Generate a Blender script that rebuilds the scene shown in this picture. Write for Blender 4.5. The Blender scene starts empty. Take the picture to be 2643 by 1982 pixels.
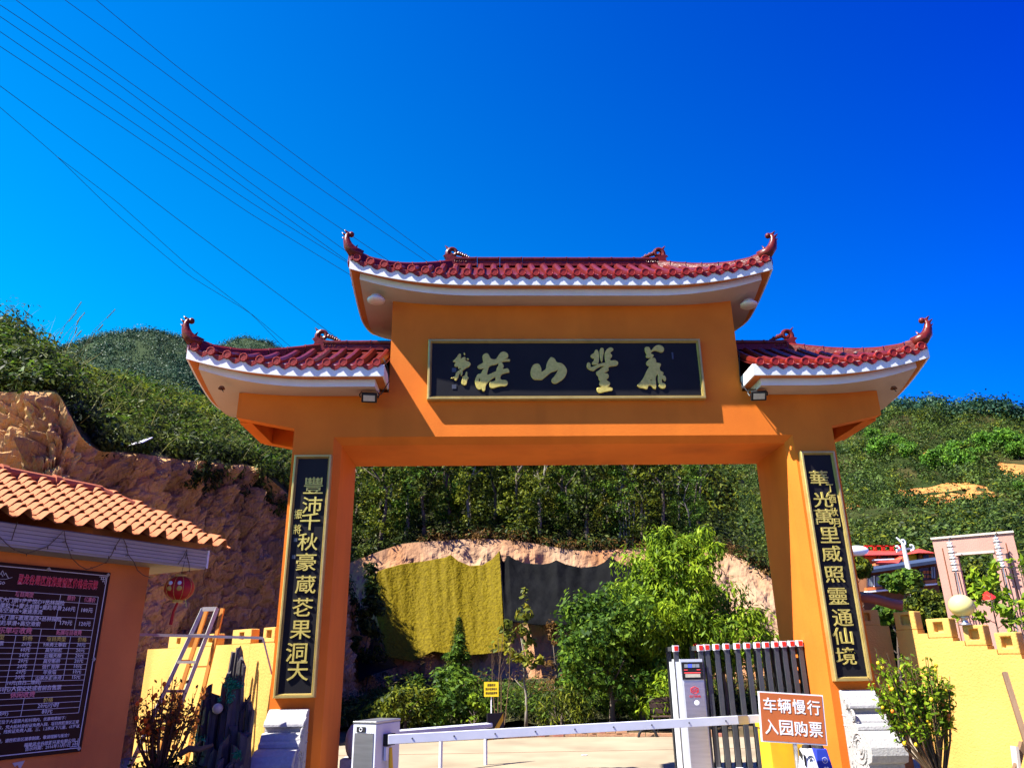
import bpy, bmesh, math, random
import numpy as np
from mathutils import Vector, Matrix, noise as mnoise

# ------------------------------------------------------------------ camera, sky, sun, exposure
SC = bpy.context.scene
CAM = (-1.0276, -9.6613, 1.6); YAW, PITCH, ROLL = 0.0331, 0.3543, -0.0145; FPX = 1934.87
_f = np.array([math.sin(YAW)*math.cos(PITCH), math.cos(YAW)*math.cos(PITCH), math.sin(PITCH)])
_r = np.array([math.cos(YAW), -math.sin(YAW), 0.0]); _u = np.cross(_r, _f)
CR = _r*math.cos(ROLL)+_u*math.sin(ROLL); CU = -_r*math.sin(ROLL)+_u*math.cos(ROLL); CF = _f
cam_d = bpy.data.cameras.new('camera'); cam = bpy.data.objects.new('camera', cam_d)
SC.collection.objects.link(cam); SC.camera = cam
cam_d.sensor_width = 36.0; cam_d.lens = 36.0*FPX/2643.0; cam_d.clip_start = 0.05; cam_d.clip_end = 6000
cam.matrix_world = Matrix(((CR[0], CU[0], -CF[0], CAM[0]), (CR[1], CU[1], -CF[1], CAM[1]), (CR[2], CU[2], -CF[2], CAM[2]), (0, 0, 0, 1)))

SUN_AZ, SUN_EL = math.radians(68.3), math.radians(53.1)     # azimuth to the left of the gate's normal
to_sun = Vector((-math.sin(SUN_AZ)*math.cos(SUN_EL), -math.cos(SUN_AZ)*math.cos(SUN_EL), math.sin(SUN_EL)))
W = bpy.data.worlds.new('World'); SC.world = W; W.use_nodes = True
nt = W.node_tree; nt.nodes.clear()
sky = nt.nodes.new('ShaderNodeTexSky'); sky.sky_type = 'NISHITA'; sky.sun_disc = False
sky.sun_elevation = SUN_EL; sky.sun_rotation = math.atan2(to_sun.x, to_sun.y)
sky.altitude = 400; sky.air_density = 1.0; sky.dust_density = 0.35; sky.ozone_density = 3.0
hs = nt.nodes.new('ShaderNodeHueSaturation'); hs.inputs['Saturation'].default_value = 1.58
hs.inputs['Hue'].default_value = 0.520; hs.inputs['Value'].default_value = 1.0
bg = nt.nodes.new('ShaderNodeBackground'); bg.inputs['Strength'].default_value = 0.070
wo = nt.nodes.new('ShaderNodeOutputWorld')
# the sky pales smoothly towards the left and the horizon and deepens towards the upper right, all round the dome
tcw = nt.nodes.new('ShaderNodeTexCoord'); dp_ = nt.nodes.new('ShaderNodeVectorMath'); dp_.operation = 'DOT_PRODUCT'; dp_.inputs[1].default_value = (-0.75, 0.35, -0.55)
mr = nt.nodes.new('ShaderNodeMapRange'); mr.inputs['From Min'].default_value = -0.58; mr.inputs['From Max'].default_value = 0.58; mr.inputs['To Min'].default_value = 0.42; mr.inputs['To Max'].default_value = 2.4
cb_ = nt.nodes.new('ShaderNodeCombineColor'); cb_.inputs[0].default_value = 1.0; cb_.inputs[2].default_value = 1.17
ml = nt.nodes.new('ShaderNodeMix'); ml.data_type = 'RGBA'; ml.blend_type = 'MULTIPLY'; ml.inputs['Factor'].default_value = 1.0
nt.links.new(tcw.outputs['Generated'], dp_.inputs[0]); nt.links.new(dp_.outputs['Value'], mr.inputs['Value']); nt.links.new(mr.outputs[0], cb_.inputs[1])
nt.links.new(sky.outputs[0], hs.inputs['Color']); nt.links.new(hs.outputs[0], ml.inputs['A']); nt.links.new(cb_.outputs[0], ml.inputs['B']); nt.links.new(ml.outputs['Result'], bg.inputs['Color']); nt.links.new(bg.outputs[0], wo.inputs[0])
sun_d = bpy.data.lights.new('sun', 'SUN'); sun_d.energy = 5.0; sun_d.angle = math.radians(0.53); sun_d.color = (1.0, 0.95, 0.86)
sun = bpy.data.objects.new('sun', sun_d); SC.collection.objects.link(sun)
sun.rotation_euler = to_sun.to_track_quat('Z', 'Y').to_euler(); sun.location = (-30, -10, 40)
SC.view_settings.view_transform = 'Standard'; SC.view_settings.look = 'None'
SC.view_settings.exposure = 1.72; SC.view_settings.gamma = 1.0
SC.render.engine = 'CYCLES'
SC.cycles.max_bounces = 6; SC.cycles.diffuse_bounces = 3; SC.cycles.glossy_bounces = 3; SC.cycles.transparent_max_bounces = 6

COL = SC.collection
R = random.Random(7)

def at(u, v, y=None, x=None, z=None):
    """a measured picture direction met with a real plane of the place"""
    d = CF + (u-1321.5)/FPX*CR - (v-991.0)/FPX*CU
    if y is not None: t = (y-CAM[1])/d[1]
    elif x is not None: t = (x-CAM[0])/d[0]
    else: t = (z-CAM[2])/d[2]
    return Vector((CAM[0]+t*d[0], CAM[1]+t*d[1], CAM[2]+t*d[2]))

# ------------------------------------------------------------------ materials
def mat(name, col, rough=0.7, col2=None, nscale=3.0, bump=0.0, bscale=40.0, metal=0.0, bdist=None, stains=0.0, stretch=None, emit=None,
        spec=0.22, coat=0.0, detail=6, coords='Object', contrast=(0.35, 0.65)):
    m = bpy.data.materials.new(name); m.use_nodes = True
    t = m.node_tree; N = t.nodes; L = t.links; b = N['Principled BSDF']
    b.inputs['Roughness'].default_value = rough; b.inputs['Metallic'].default_value = metal
    b.inputs['Base Color'].default_value = (*col, 1); b.inputs['Specular IOR Level'].default_value = spec
    b.inputs['Coat Weight'].default_value = coat; b.inputs['Coat Roughness'].default_value = 0.08
    tc = N.new('ShaderNodeTexCoord'); src = tc.outputs[coords]
    if stretch:
        mp = N.new('ShaderNodeMapping'); mp.inputs['Scale'].default_value = stretch; L.new(src, mp.inputs[0]); src = mp.outputs[0]
    if col2 is not None:
        n = N.new('ShaderNodeTexNoise'); n.inputs['Scale'].default_value = nscale; n.inputs['Detail'].default_value = detail
        L.new(src, n.inputs['Vector'])
        r = N.new('ShaderNodeValToRGB'); r.color_ramp.elements[0].position = contrast[0]; r.color_ramp.elements[1].position = contrast[1]
        r.color_ramp.elements[0].color = (*col, 1); r.color_ramp.elements[1].color = (*col2, 1)
        L.new(n.outputs['Fac'], r.inputs[0]); out = r.outputs[0]
        if stains:
            n2 = N.new('ShaderNodeTexNoise'); n2.inputs['Scale'].default_value = nscale*0.35; n2.inputs['Detail'].default_value = 8
            mp2 = N.new('ShaderNodeMapping'); mp2.inputs['Scale'].default_value = (3, 3, 0.5); L.new(tc.outputs[coords], mp2.inputs[0]); L.new(mp2.outputs[0], n2.inputs['Vector'])
            r2 = N.new('ShaderNodeValToRGB'); r2.color_ramp.elements[0].position = 0.5; r2.color_ramp.elements[1].position = 0.75
            r2.color_ramp.elements[0].color = (1, 1, 1, 1); r2.color_ramp.elements[1].color = (1-stains,)*3+(1,)
            L.new(n2.outputs['Fac'], r2.inputs[0])
            mx = N.new('ShaderNodeMix'); mx.data_type = 'RGBA'; mx.blend_type = 'MULTIPLY'; mx.inputs['Factor'].default_value = 1
            L.new(out, mx.inputs['A']); L.new(r2.outputs[0], mx.inputs['B']); out = mx.outputs['Result']
        L.new(out, b.inputs['Base Color'])
    if bump:
        n3 = N.new('ShaderNodeTexNoise'); n3.inputs['Scale'].default_value = bscale; n3.inputs['Detail'].default_value = 5
        L.new(src, n3.inputs['Vector'])
        bp = N.new('ShaderNodeBump'); bp.inputs['Strength'].default_value = min(1, bump); bp.inputs['Distance'].default_value = bdist or 0.02*max(1, bump)
        L.new(n3.outputs['Fac'], bp.inputs['Height']); L.new(bp.outputs[0], b.inputs['Normal'])
    if emit:
        b.inputs['Emission Color'].default_value = (*emit[:3], 1); b.inputs['Emission Strength'].default_value = emit[3]
    return m

def leafmat(name, c1, c2, c3, nscale=1.5, trans=0.35, rough=0.5):
    m = bpy.data.materials.new(name); m.use_nodes = True
    t = m.node_tree; N = t.nodes; L = t.links; b = N['Principled BSDF']; o = N['Material Output']
    b.inputs['Roughness'].default_value = rough; b.inputs['Specular IOR Level'].default_value = 0.10
    geo = N.new('ShaderNodeNewGeometry'); tc = N.new('ShaderNodeTexCoord')
    n = N.new('ShaderNodeTexNoise'); n.inputs['Scale'].default_value = nscale; n.inputs['Detail'].default_value = 3
    L.new(tc.outputs['Object'], n.inputs['Vector'])
    ad = N.new('ShaderNodeMath'); ad.operation = 'MULTIPLY_ADD'; ad.inputs[1].default_value = 0.45
    L.new(geo.outputs['Random Per Island'], ad.inputs[0]); 
    sb = N.new('ShaderNodeMath'); sb.operation = 'SUBTRACT'; sb.inputs[1].default_value = 0.22
    L.new(n.outputs['Fac'], sb.inputs[0]); L.new(sb.outputs[0], ad.inputs[2])
    r = N.new('ShaderNodeValToRGB'); e = r.color_ramp.elements
    e[0].position = 0.3; e[0].color = (*c1, 1); e[1].position = 0.72; e[1].color = (*c3, 1)
    m2 = e.new(0.5); m2.color = (*c2, 1)
    L.new(ad.outputs[0], r.inputs[0]); L.new(r.outputs[0], b.inputs['Base Color'])
    tr = N.new('ShaderNodeBsdfTranslucent'); L.new(r.outputs[0], tr.inputs['Color'])
    mx = N.new('ShaderNodeMixShader'); mx.inputs[0].default_value = trans
    L.new(b.outputs[0], mx.inputs[1]); L.new(tr.outputs[0], mx.inputs[2]); L.new(mx.outputs[0], o.inputs[0])
    return m

M = {}
M['orange'] = mat('orange_render', (0.70, 0.172, 0.015), 0.85, (0.60, 0.140, 0.012), 1.1, 0.10, 45, stains=0.24)
M['booth_orange'] = mat('booth_orange_render', (0.66, 0.205, 0.05), 0.85, (0.53, 0.155, 0.04), 1.3, 0.25, 60, stains=0.3)
M['wall_yellow'] = mat('battlement_render', (0.58, 0.335, 0.085), 0.85, (0.50, 0.275, 0.065), 1.2, 0.4, 40, stains=0.32)
M['white'] = mat('white_paint', (0.66, 0.66, 0.68), 0.6, (0.60, 0.60, 0.62), 4, 0.1, 60)
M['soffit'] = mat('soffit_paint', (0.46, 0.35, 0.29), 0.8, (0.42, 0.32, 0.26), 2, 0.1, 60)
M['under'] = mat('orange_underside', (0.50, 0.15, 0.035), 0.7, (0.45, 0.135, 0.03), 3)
M['tile'] = mat('red_glazed_tile', (0.075, 0.006, 0.004), 0.32, (0.135, 0.012, 0.007), 9, 0.25, 25, spec=.28, contrast=(.3, .7))
M['tile_dark'] = mat('dark_red_glazed_tile', (0.07, 0.006, 0.005), 0.4, (0.11, 0.009, 0.006), 5, 0.15, 30, spec=.3)
M['tile_disc'] = mat('tile_end_glaze', (0.26, 0.018, 0.012), 0.4, (0.19, 0.013, 0.009), 9, 0.3, 60, spec=.25)
M['gold'] = mat('polished_brass', (0.50, 0.38, 0.13), 0.4, (0.42, 0.31, 0.10), 6, 0.15, 12, metal=0.5)
M['goldpaint'] = mat('gold_leaf', (0.62, 0.50, 0.12), 0.42, (0.50, 0.40, 0.09), 30, 0.2, 80, metal=0.35)
M['black'] = mat('black_lacquer', (0.011, 0.0105, 0.012), 0.5, (0.014, 0.0135, 0.015), 2, spec=0.10)
M['stone'] = mat('white_granite', (0.37, 0.36, 0.35), 0.75, (0.31, 0.305, 0.30), 25, 0.4, 45)
M['concrete'] = mat('pale_concrete', (0.31, 0.25, 0.165), 0.85, (0.25, 0.20, 0.13), .9, 0.3, 30, stains=0.25)
M['bounce_cut'] = mat('dark_bounce_cut', (0.06, 0.056, 0.052), 0.9, (0.045, 0.042, 0.04), 2, 0.3, 60)  # dark tone chosen so the unseen ground throws less light on the gate
M['earth'] = mat('earth_ground', (0.12, 0.08, 0.045), 0.95, (0.075, 0.06, 0.03), 0.8, 0.6, 8, spec=.03)
M['cliff'] = mat('clay_cliff', (0.54, 0.31, 0.13), 0.95, (0.20, 0.115, 0.055), 0.8, 1.0, 9, stretch=(1, 1, 0.45), contrast=(0.38, 0.66), detail=9, spec=.04, bdist=.12)
M['cut'] = mat('orange_cut_soil', (0.33, 0.21, 0.125), 0.95, (0.31, 0.14, 0.06), 0.35, 1.0, 3, stretch=(1, 1, 0.35), spec=.04, bdist=.15)
M['tarp_y'] = mat('yellow_brown_tarpaulin', (0.150, 0.110, 0.004), 0.6, (0.095, 0.068, 0.003), 9, 1.0, 10, spec=.04, bdist=.07)
M['tarp_b'] = mat('black_shade_net', (0.0045, 0.0047, 0.005), 0.75, (0.008, 0.0083, 0.009), 1.2, 0.6, 3, stretch=(1, 1, 0.3), spec=.02, bdist=.08)
M['booth_tile'] = mat('terracotta_tile', (0.40, 0.13, 0.045), 0.75, (0.33, 0.105, 0.038), 5, 0.15, 50)
M['booth_ridge'] = mat('terracotta_ridge', (0.36, 0.10, 0.045), 0.7, (0.30, 0.08, 0.035), 5, 0.15, 50)
M['siding'] = mat('cream_siding', (0.34, 0.31, 0.27), 0.6, (0.30, 0.27, 0.235), 2, 0.1, 30)
M['board'] = mat('brown_sign_board', (0.024, 0.009, 0.006), 0.5, (0.034, 0.013, 0.009), 1.5, spec=.08)
M['txt_white'] = mat('white_lettering', (0.62, 0.60, 0.58), 0.6)
M['txt_red'] = mat('red_lettering', (0.62, 0.03, 0.05), 0.55)
M['txt_pink'] = mat('pink_lettering', (0.62, 0.20, 0.22), 0.6)
M['txt_yellow'] = mat('yellow_lettering', (0.60, 0.48, 0.10), 0.6)
M['txt_black'] = mat('black_lettering', (0.02, 0.02, 0.02), 0.6)
M['blackplastic'] = mat('black_metal', (0.015, 0.015, 0.016), 0.4)
M['lamp_glass'] = mat('floodlight_glass', (0.50, 0.46, 0.36), 0.2, (0.4, 0.37, 0.3), 20)
M['milk'] = mat('milky_lamp_cover', (0.62, 0.56, 0.52), 0.35)
M['steel'] = mat('brushed_steel', (0.50, 0.50, 0.51), 0.32, (0.43, 0.43, 0.44), 3, 0.1, 60, metal=0.85, stretch=(1, 1, 12))
M['steel2'] = mat('grey_powder_coat', (0.55, 0.57, 0.62), 0.4, (0.50, 0.52, 0.57), 2)
M['silver'] = mat('white_barrier_arm', (0.60, 0.62, 0.68), 0.4, (0.54, 0.56, 0.62), 4)
M['gate_grey'] = mat('dark_grey_gate_aluminium', (0.085, 0.09, 0.10), 0.35, (0.06, 0.065, 0.072), 3, metal=0.3)
M['gate_dark'] = mat('black_gate_lattice', (0.02, 0.021, 0.024), 0.4)
M['red'] = mat('red_reflector', (0.62, 0.03, 0.015), 0.35, (0.5, 0.02, 0.012), 10)
M['sign_orange'] = mat('orange_sign_face', (0.50, 0.13, 0.035), 0.45, (0.47, 0.12, 0.032), 3)
M['sign_white'] = mat('sign_white', (0.78, 0.78, 0.78), 0.5)
M['sign_yellow'] = mat('sign_yellow', (0.75, 0.52, 0.02), 0.5)
M['yellowpaint'] = mat('yellow_paint', (0.72, 0.42, 0.02), 0.45, (0.62, 0.36, 0.02), 6)
M['blue'] = mat('blue_plastic', (0.02, 0.04, 0.32), 0.4)
M['lcd'] = mat('blue_display', (0.02, 0.03, 0.3), 0.3, emit=(0.05, 0.08, 1.0, 0.7))
M['lcd_off'] = mat('grey_display', (0.22, 0.25, 0.28), 0.3)
M['ledred'] = mat('red_led_strip', (0.5, 0.05, 0.05), 0.4, emit=(1, 0.08, 0.08, 0.5))
M['alu'] = mat('ladder_aluminium', (0.42, 0.41, 0.40), 0.5, (0.34, 0.33, 0.32), 12, metal=0.3)
M['alu_orange'] = mat('orange_fibreglass', (0.55, 0.22, 0.04), 0.5, (0.48, 0.2, 0.05), 9)
M['rock'] = mat('dark_slate_rock', (0.035, 0.033, 0.034), 0.55, (0.09, 0.075, 0.072), 6, 0.9, 18, stretch=(1, 1, 0.4))
M['bark'] = mat('grey_bark', (0.13, 0.10, 0.075), 0.9, (0.08, 0.06, 0.045), 8, 0.6, 20, stretch=(1, 1, 0.3))
M['palebark'] = mat('pale_bark', (0.24, 0.21, 0.17), 0.9, (0.15, 0.13, 0.10), 8, 0.5, 20, stretch=(1, 1, 0.3))
M['twig'] = mat('dry_twig', (0.10, 0.06, 0.03), 0.9)
M['wire'] = mat('cable_black', (0.02, 0.02, 0.025), 0.6)
M['pink'] = mat('pink_render', (0.46, 0.24, 0.19), 0.8, (0.41, 0.215, 0.17), 1.5, 0.2, 40, stains=0.1)
M['pale'] = mat('pale_trim', (0.50, 0.43, 0.37), 0.7)
M['redroof'] = mat('bright_red_roof', (0.60, 0.055, 0.03), 0.5, (0.5, 0.045, 0.025), 4, stretch=(6, 1, 1))
M['blueroof'] = mat('slate_blue_roof', (0.045, 0.065, 0.11), 0.5, (0.035, 0.05, 0.09), 4)
M['brick_o'] = mat('orange_house_wall', (0.45, 0.13, 0.045), 0.8, (0.38, 0.11, 0.04), 3)
M['darkglass'] = mat('dark_window_glass', (0.03, 0.035, 0.04), 0.12)
M['brownwall'] = mat('brown_wall', (0.17, 0.07, 0.035), 0.9, (0.14, 0.055, 0.028), 3, spec=.1)  # plain brown for house walls, pillars, grooves and joints
M['brick'] = mat('kerb_brick', (0.42, 0.24, 0.13), 0.9, (0.36, 0.19, 0.11), 6, 0.4, 30)
M['brick2'] = mat('red_kerb_brick', (0.36, 0.14, 0.10), 0.9, (0.30, 0.12, 0.085), 6, 0.4, 30)
M['benchwood'] = mat('dark_bench_plank', (0.075, 0.045, 0.035), 0.6, (0.055, 0.032, 0.026), 8)
M['rubber'] = mat('black_rubber', (0.02, 0.02, 0.022), 0.7)
M['lantern'] = mat('red_lantern_cloth', (0.42, 0.015, 0.012), 0.5, (0.35, 0.012, 0.01), 6)
M['lantern_gold'] = mat('gold_trim', (0.55, 0.33, 0.05), 0.45)
M['fruit_o'] = mat('orange_kumquat', (0.62, 0.17, 0.015), 0.4)
M['fruit_y'] = mat('yellow_kumquat', (0.68, 0.46, 0.02), 0.4)
M['globe'] = mat('cream_globe', (0.62, 0.54, 0.20), 0.25, coat=0.3)
M['wood'] = mat('weathered_wood', (0.20, 0.12, 0.07), 0.85, (0.13, 0.08, 0.05), 5, 0.4, 20, stretch=(1, 1, 0.15))
M['tealleaf'] = leafmat('teal_plastic_leaf', (0.01, 0.16, 0.08), (0.015, 0.26, 0.14), (0.03, 0.36, 0.22))
M['L_dark'] = leafmat('dark_foliage', (0.009, 0.017, 0.005), (0.028, 0.046, 0.009), (0.10, 0.125, 0.018), 0.7)
M['L_forest'] = leafmat('forest_foliage', (0.012, 0.024, 0.005), (0.045, 0.070, 0.010), (0.18, 0.20, 0.014), 0.55)
M['L_yellow'] = leafmat('yellow_green_foliage', (0.05, 0.07, 0.012), (0.13, 0.15, 0.018), (0.26, 0.23, 0.02), 0.8)
M['L_green'] = leafmat('green_foliage', (0.022, 0.052, 0.008), (0.055, 0.115, 0.012), (0.14, 0.22, 0.018), 0.9)
M['L_bright'] = leafmat('bright_green_foliage', (0.06, 0.11, 0.008), (0.14, 0.23, 0.012), (0.28, 0.37, 0.018), 0.9)
M['L_hill'] = leafmat('hill_scrub', (0.014, 0.028, 0.007), (0.034, 0.060, 0.012), (0.085, 0.13, 0.02), 0.22, trans=0.15)
M['L_hilltree'] = leafmat('hill_tree_foliage', (0.03, 0.08, 0.010), (0.07, 0.17, 0.015), (0.13, 0.25, 0.02), 0.4, trans=0.2)
M['L_far'] = leafmat('far_canopy', (0.010, 0.034, 0.022), (0.020, 0.055, 0.032), (0.040, 0.082, 0.040), 0.05, trans=0.1)
M['L_dry'] = leafmat('dry_leaves', (0.05, 0.03, 0.012), (0.12, 0.06, 0.02), (0.22, 0.12, 0.03), 4)
M['grass'] = leafmat('dry_grass', (0.10, 0.11, 0.03), (0.17, 0.17, 0.05), (0.28, 0.25, 0.10), 2)
M['understory'] = mat('dark_undergrowth_soil', (0.030, 0.035, 0.015), 0.95, (0.055, 0.05, 0.025), 0.6, 1.0, 4, spec=.03)
M['hillsoil'] = mat('hillside_soil', (0.020, 0.030, 0.008), 0.95, (0.060, 0.045, 0.018), 0.12, 1.0, 0.8, detail=10, contrast=(0.45, 0.75), spec=.03)
M['bare'] = mat('bare_orange_soil', (0.50, 0.22, 0.06), 0.95, (0.36, 0.14, 0.045), 0.25, 1.0, 1.2, spec=.03)
M['farhill'] = mat('far_forest_floor', (0.020, 0.034, 0.018), 0.95, (0.034, 0.050, 0.022), 0.05, 1.0, 0.3, spec=.03)

# ------------------------------------------------------------------ object helpers
def tag(o, label=None, cat=None, group=None, kind=None):
    if label: o['label'] = label
    if cat: o['category'] = cat
    if group: o['group'] = group
    if kind: o['kind'] = kind
    return o

def empty(name, loc, label, cat, group=None, rz=0.0):
    o = bpy.data.objects.new(name, None); COL.objects.link(o)
    o.location = loc; o.rotation_euler = (0, 0, rz); o.empty_display_size = 0.2
    return tag(o, label, cat, group)

def link(name, me, parent=None, loc=None, rot=None, scale=None, world=True):
    """link a mesh built in world coordinates; with a parent it keeps its place"""
    o = bpy.data.objects.new(name, me); COL.objects.link(o)
    if parent is not None:
        o.parent = parent
        if world and loc is None:
            pm = parent_matrix(parent)
            o.matrix_parent_inverse = pm.inverted()
    if loc is not None: o.location = loc
    if rot is not None: o.rotation_euler = rot
    if scale is not None: o.scale = scale
    return o

def local_matrix(o):
    return o.matrix_parent_inverse @ Matrix.LocRotScale(o.location, o.rotation_euler, o.scale) if o.parent else Matrix.LocRotScale(o.location, o.rotation_euler, o.scale)
def parent_matrix(o):
    m = Matrix.LocRotScale(o.location, o.rotation_euler, o.scale)
    if o.parent: m = parent_matrix(o.parent) @ o.matrix_parent_inverse @ m
    return m

class MB:
    def __init__(s): s.v = []; s.f = []; s.mi = []; s.mats = []; s.cur = 0
    def use(s, m):
        if m not in s.mats: s.mats.append(m)
        s.cur = s.mats.index(m); return s
    def add(s, vs, fs):
        n = len(s.v); s.v += [tuple(p) for p in vs]; s.f += [tuple(i+n for i in f) for f in fs]; s.mi += [s.cur]*len(fs); return s
    def box(s, c, size, rz=0.0, rot=None):
        hx, hy, hz = (q/2 for q in size); m = rot if rot is not None else Matrix.Rotation(rz, 3, 'Z'); c = Vector(c)
        vs = [c+m@Vector((sx*hx, sy*hy, sz*hz)) for sz in (-1, 1) for sx, sy in ((-1, -1), (1, -1), (1, 1), (-1, 1))]
        return s.add(vs, [(3, 2, 1, 0), (4, 5, 6, 7), (0, 1, 5, 4), (1, 2, 6, 5), (2, 3, 7, 6), (3, 0, 4, 7)])
    def bb(s, x0, x1, y0, y1, z0, z1):
        return s.box(((x0+x1)/2, (y0+y1)/2, (z0+z1)/2), (abs(x1-x0), abs(y1-y0), abs(z1-z0)))
    def bar(s, a, b, w, h=None, up=(0, 0, 1)):
        a = Vector(a); b = Vector(b); d = b-a; L = d.length
        if L < 1e-6: return s
        z = d/L; x = Vector(up).cross(z)
        if x.length < 1e-4: x = Vector((1, 0, 0)).cross(z)
        x.normalize(); y = z.cross(x); m = Matrix((x, y, z)).transposed()
        return s.box((a+b)/2, (w, h or w, L), rot=m)
    def tube(s, pts, r, n=8, cap=True, closed=False):
        pts = [Vector(p) for p in pts]; rs = r if hasattr(r, '__len__') else [r]*len(pts)
        rings = []; px = None
        for i, p in enumerate(pts):
            if closed: t = pts[(i+1) % len(pts)]-pts[i-1]
            else: t = pts[min(i+1, len(pts)-1)]-pts[max(i-1, 0)]
            t = t.normalized() if t.length > 1e-9 else Vector((0, 0, 1))
            if px is None:
                a = Vector((0, 0, 1)) if abs(t.z) < .9 else Vector((1, 0, 0)); px = a.cross(t).normalized()
            else:
                px = (px-t*px.dot(t))
                px = px.normalized() if px.length > 1e-6 else Vector((1, 0, 0))
            py = t.cross(px)
            rings.append([p+rs[i]*(math.cos(2*math.pi*k/n)*px+math.sin(2*math.pi*k/n)*py) for k in range(n)])
        vs = [q for g in rings for q in g]; fs = []
        m = len(rings)
        for i in range(m if closed else m-1):
            j = (i+1) % m
            for k in range(n): fs.append((i*n+k, i*n+(k+1) % n, j*n+(k+1) % n, j*n+k))
        if cap and not closed:
            fs.append(tuple(range(n-1, -1, -1))); fs.append(tuple((m-1)*n+k for k in range(n)))
        return s.add(vs, fs)
    def ball(s, c, r, n=12, m=8, sq=(1, 1, 1)):
        c = Vector(c); vs = [c+Vector((0, 0, -r*sq[2]))]
        for i in range(1, m):
            a = -math.pi/2+math.pi*i/m
            for k in range(n):
                b = 2*math.pi*k/n; vs.append(c+Vector((r*sq[0]*math.cos(a)*math.cos(b), r*sq[1]*math.cos(a)*math.sin(b), r*sq[2]*math.sin(a))))
        vs.append(c+Vector((0, 0, r*sq[2]))); fs = []
        for k in range(n): fs.append((0, 1+(k+1) % n, 1+k))
        for i in range(m-2):
            for k in range(n): fs.append((1+i*n+k, 1+i*n+(k+1) % n, 1+(i+1)*n+(k+1) % n, 1+(i+1)*n+k))
        o = 1+(m-2)*n
        for k in range(n): fs.append((o+k, o+(k+1) % n, len(vs)-1))
        return s.add(vs, fs)
    def lathe(s, c, prof, n=16, axis='Z'):
        c = Vector(c); vs = []; fs = []
        for r, h in prof:
            for k in range(n):
                b = 2*math.pi*k/n; p = Vector((r*math.cos(b), r*math.sin(b), h))
                if axis == 'Y': p = Vector((p.x, p.z, p.y))
                vs.append(c+p)
        for i in range(len(prof)-1):
            for k in range(n): fs.append((i*n+k, i*n+(k+1) % n, (i+1)*n+(k+1) % n, (i+1)*n+k))
        fs.append(tuple(range(n-1, -1, -1))); fs.append(tuple((len(prof)-1)*n+k for k in range(n)))
        return s.add(vs, fs)
    def prism(s, poly, o, ax, ay, dv):
        """polygon (2D list) in the plane o + a*ax + b*ay, extruded by dv"""
        o = Vector(o); ax = Vector(ax); ay = Vector(ay); dv = Vector(dv); n = len(poly)
        vs = [o+a*ax+b*ay for a, b in poly]; vs += [p+dv for p in vs]
        fs = [tuple(range(n)), tuple(range(2*n-1, n-1, -1))]+[(i, n+i, n+(i+1) % n, (i+1) % n) for i in range(n)]
        return s.add(vs, fs)
    def grid(s, P):
        """P[i][j] points"""
        a = len(P); b = len(P[0]); vs = [q for row in P for q in row]
        return s.add(vs, [(i*b+j, i*b+j+1, (i+1)*b+j+1, (i+1)*b+j) for i in range(a-1) for j in range(b-1)])
    def mesh(s, name, m=None, smooth=False, fix=True):
        me = bpy.data.meshes.new(name); me.from_pydata([tuple(v) for v in s.v], [], s.f)
        ms = s.mats if s.mats else [m]
        for q in ms: me.materials.append(q if not isinstance(q, str) else M[q])
        if s.mats: me.polygons.foreach_set('material_index', s.mi)
        if fix:
            b = bmesh.new(); b.from_mesh(me); bmesh.ops.recalc_face_normals(b, faces=b.faces); b.to_mesh(me); b.free()
        if smooth: me.polygons.foreach_set('use_smooth', [True]*len(me.polygons))
        me.update(); return me
    def build(s, name, m=None, parent=None, smooth=False, fix=True, **k):
        return link(name, s.mesh(name, m, smooth, fix), parent, **k)

def bevel(o, w=0.01, seg=2, ang=40):
    b = o.modifiers.new('bevel', 'BEVEL'); b.width = w; b.segments = seg; b.limit_method = 'ANGLE'; b.angle_limit = math.radians(ang); return o
def shade_auto(me, deg=35):
    b = bmesh.new(); b.from_mesh(me)
    for e in b.edges:
        e.smooth = len(e.link_faces) == 2 and e.calc_face_angle(3.0) < math.radians(deg)
    for f in b.faces: f.smooth = True
    b.to_mesh(me); b.free(); return me

def fbm(p, octv=4, H=0.9, lac=2.1):
    return mnoise.fractal(Vector(p), H, lac, octv, noise_basis='PERLIN_ORIGINAL')

ORD = ['first', 'second', 'third', 'fourth', 'fifth', 'sixth', 'seventh', 'eighth', 'ninth', 'tenth', 'eleventh', 'twelfth', 'thirteenth', 'fourteenth', 'fifteenth', 'sixteenth', 'seventeenth', 'eighteenth', 'nineteenth', 'twentieth']
# ---- text and traced lettering
_cache = {}
def text_mesh(body, extrude=0.004, offset=0.0, res=2, bevel_d=0.0):
    k = (body, extrude, offset, res, bevel_d)
    if k in _cache: return _cache[k]
    cu = bpy.data.curves.new('lettering', 'FONT'); cu.body = body; cu.size = 1.0; cu.align_x = 'CENTER'; cu.align_y = 'CENTER'
    cu.extrude = extrude; cu.offset = offset; cu.resolution_u = res; cu.bevel_depth = bevel_d; cu.bevel_resolution = 0
    ob = bpy.data.objects.new('tmp', cu); COL.objects.link(ob)
    dg = bpy.context.evaluated_depsgraph_get(); me = bpy.data.meshes.new_from_object(ob.evaluated_get(dg))
    bpy.data.objects.remove(ob); bpy.data.curves.remove(cu)
    if len(me.vertices):
        co = np.empty(len(me.vertices)*3, 'f'); me.vertices.foreach_get('co', co); co = co.reshape(-1, 3)
        lo = co.min(0); hi = co.max(0); co[:, :2] -= ((lo+hi)/2)[:2]
        me.vertices.foreach_set('co', co.ravel()); me['w'] = float(hi[0]-lo[0]); me['h'] = float(hi[1]-lo[1])
    _cache[k] = me; return me

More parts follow.
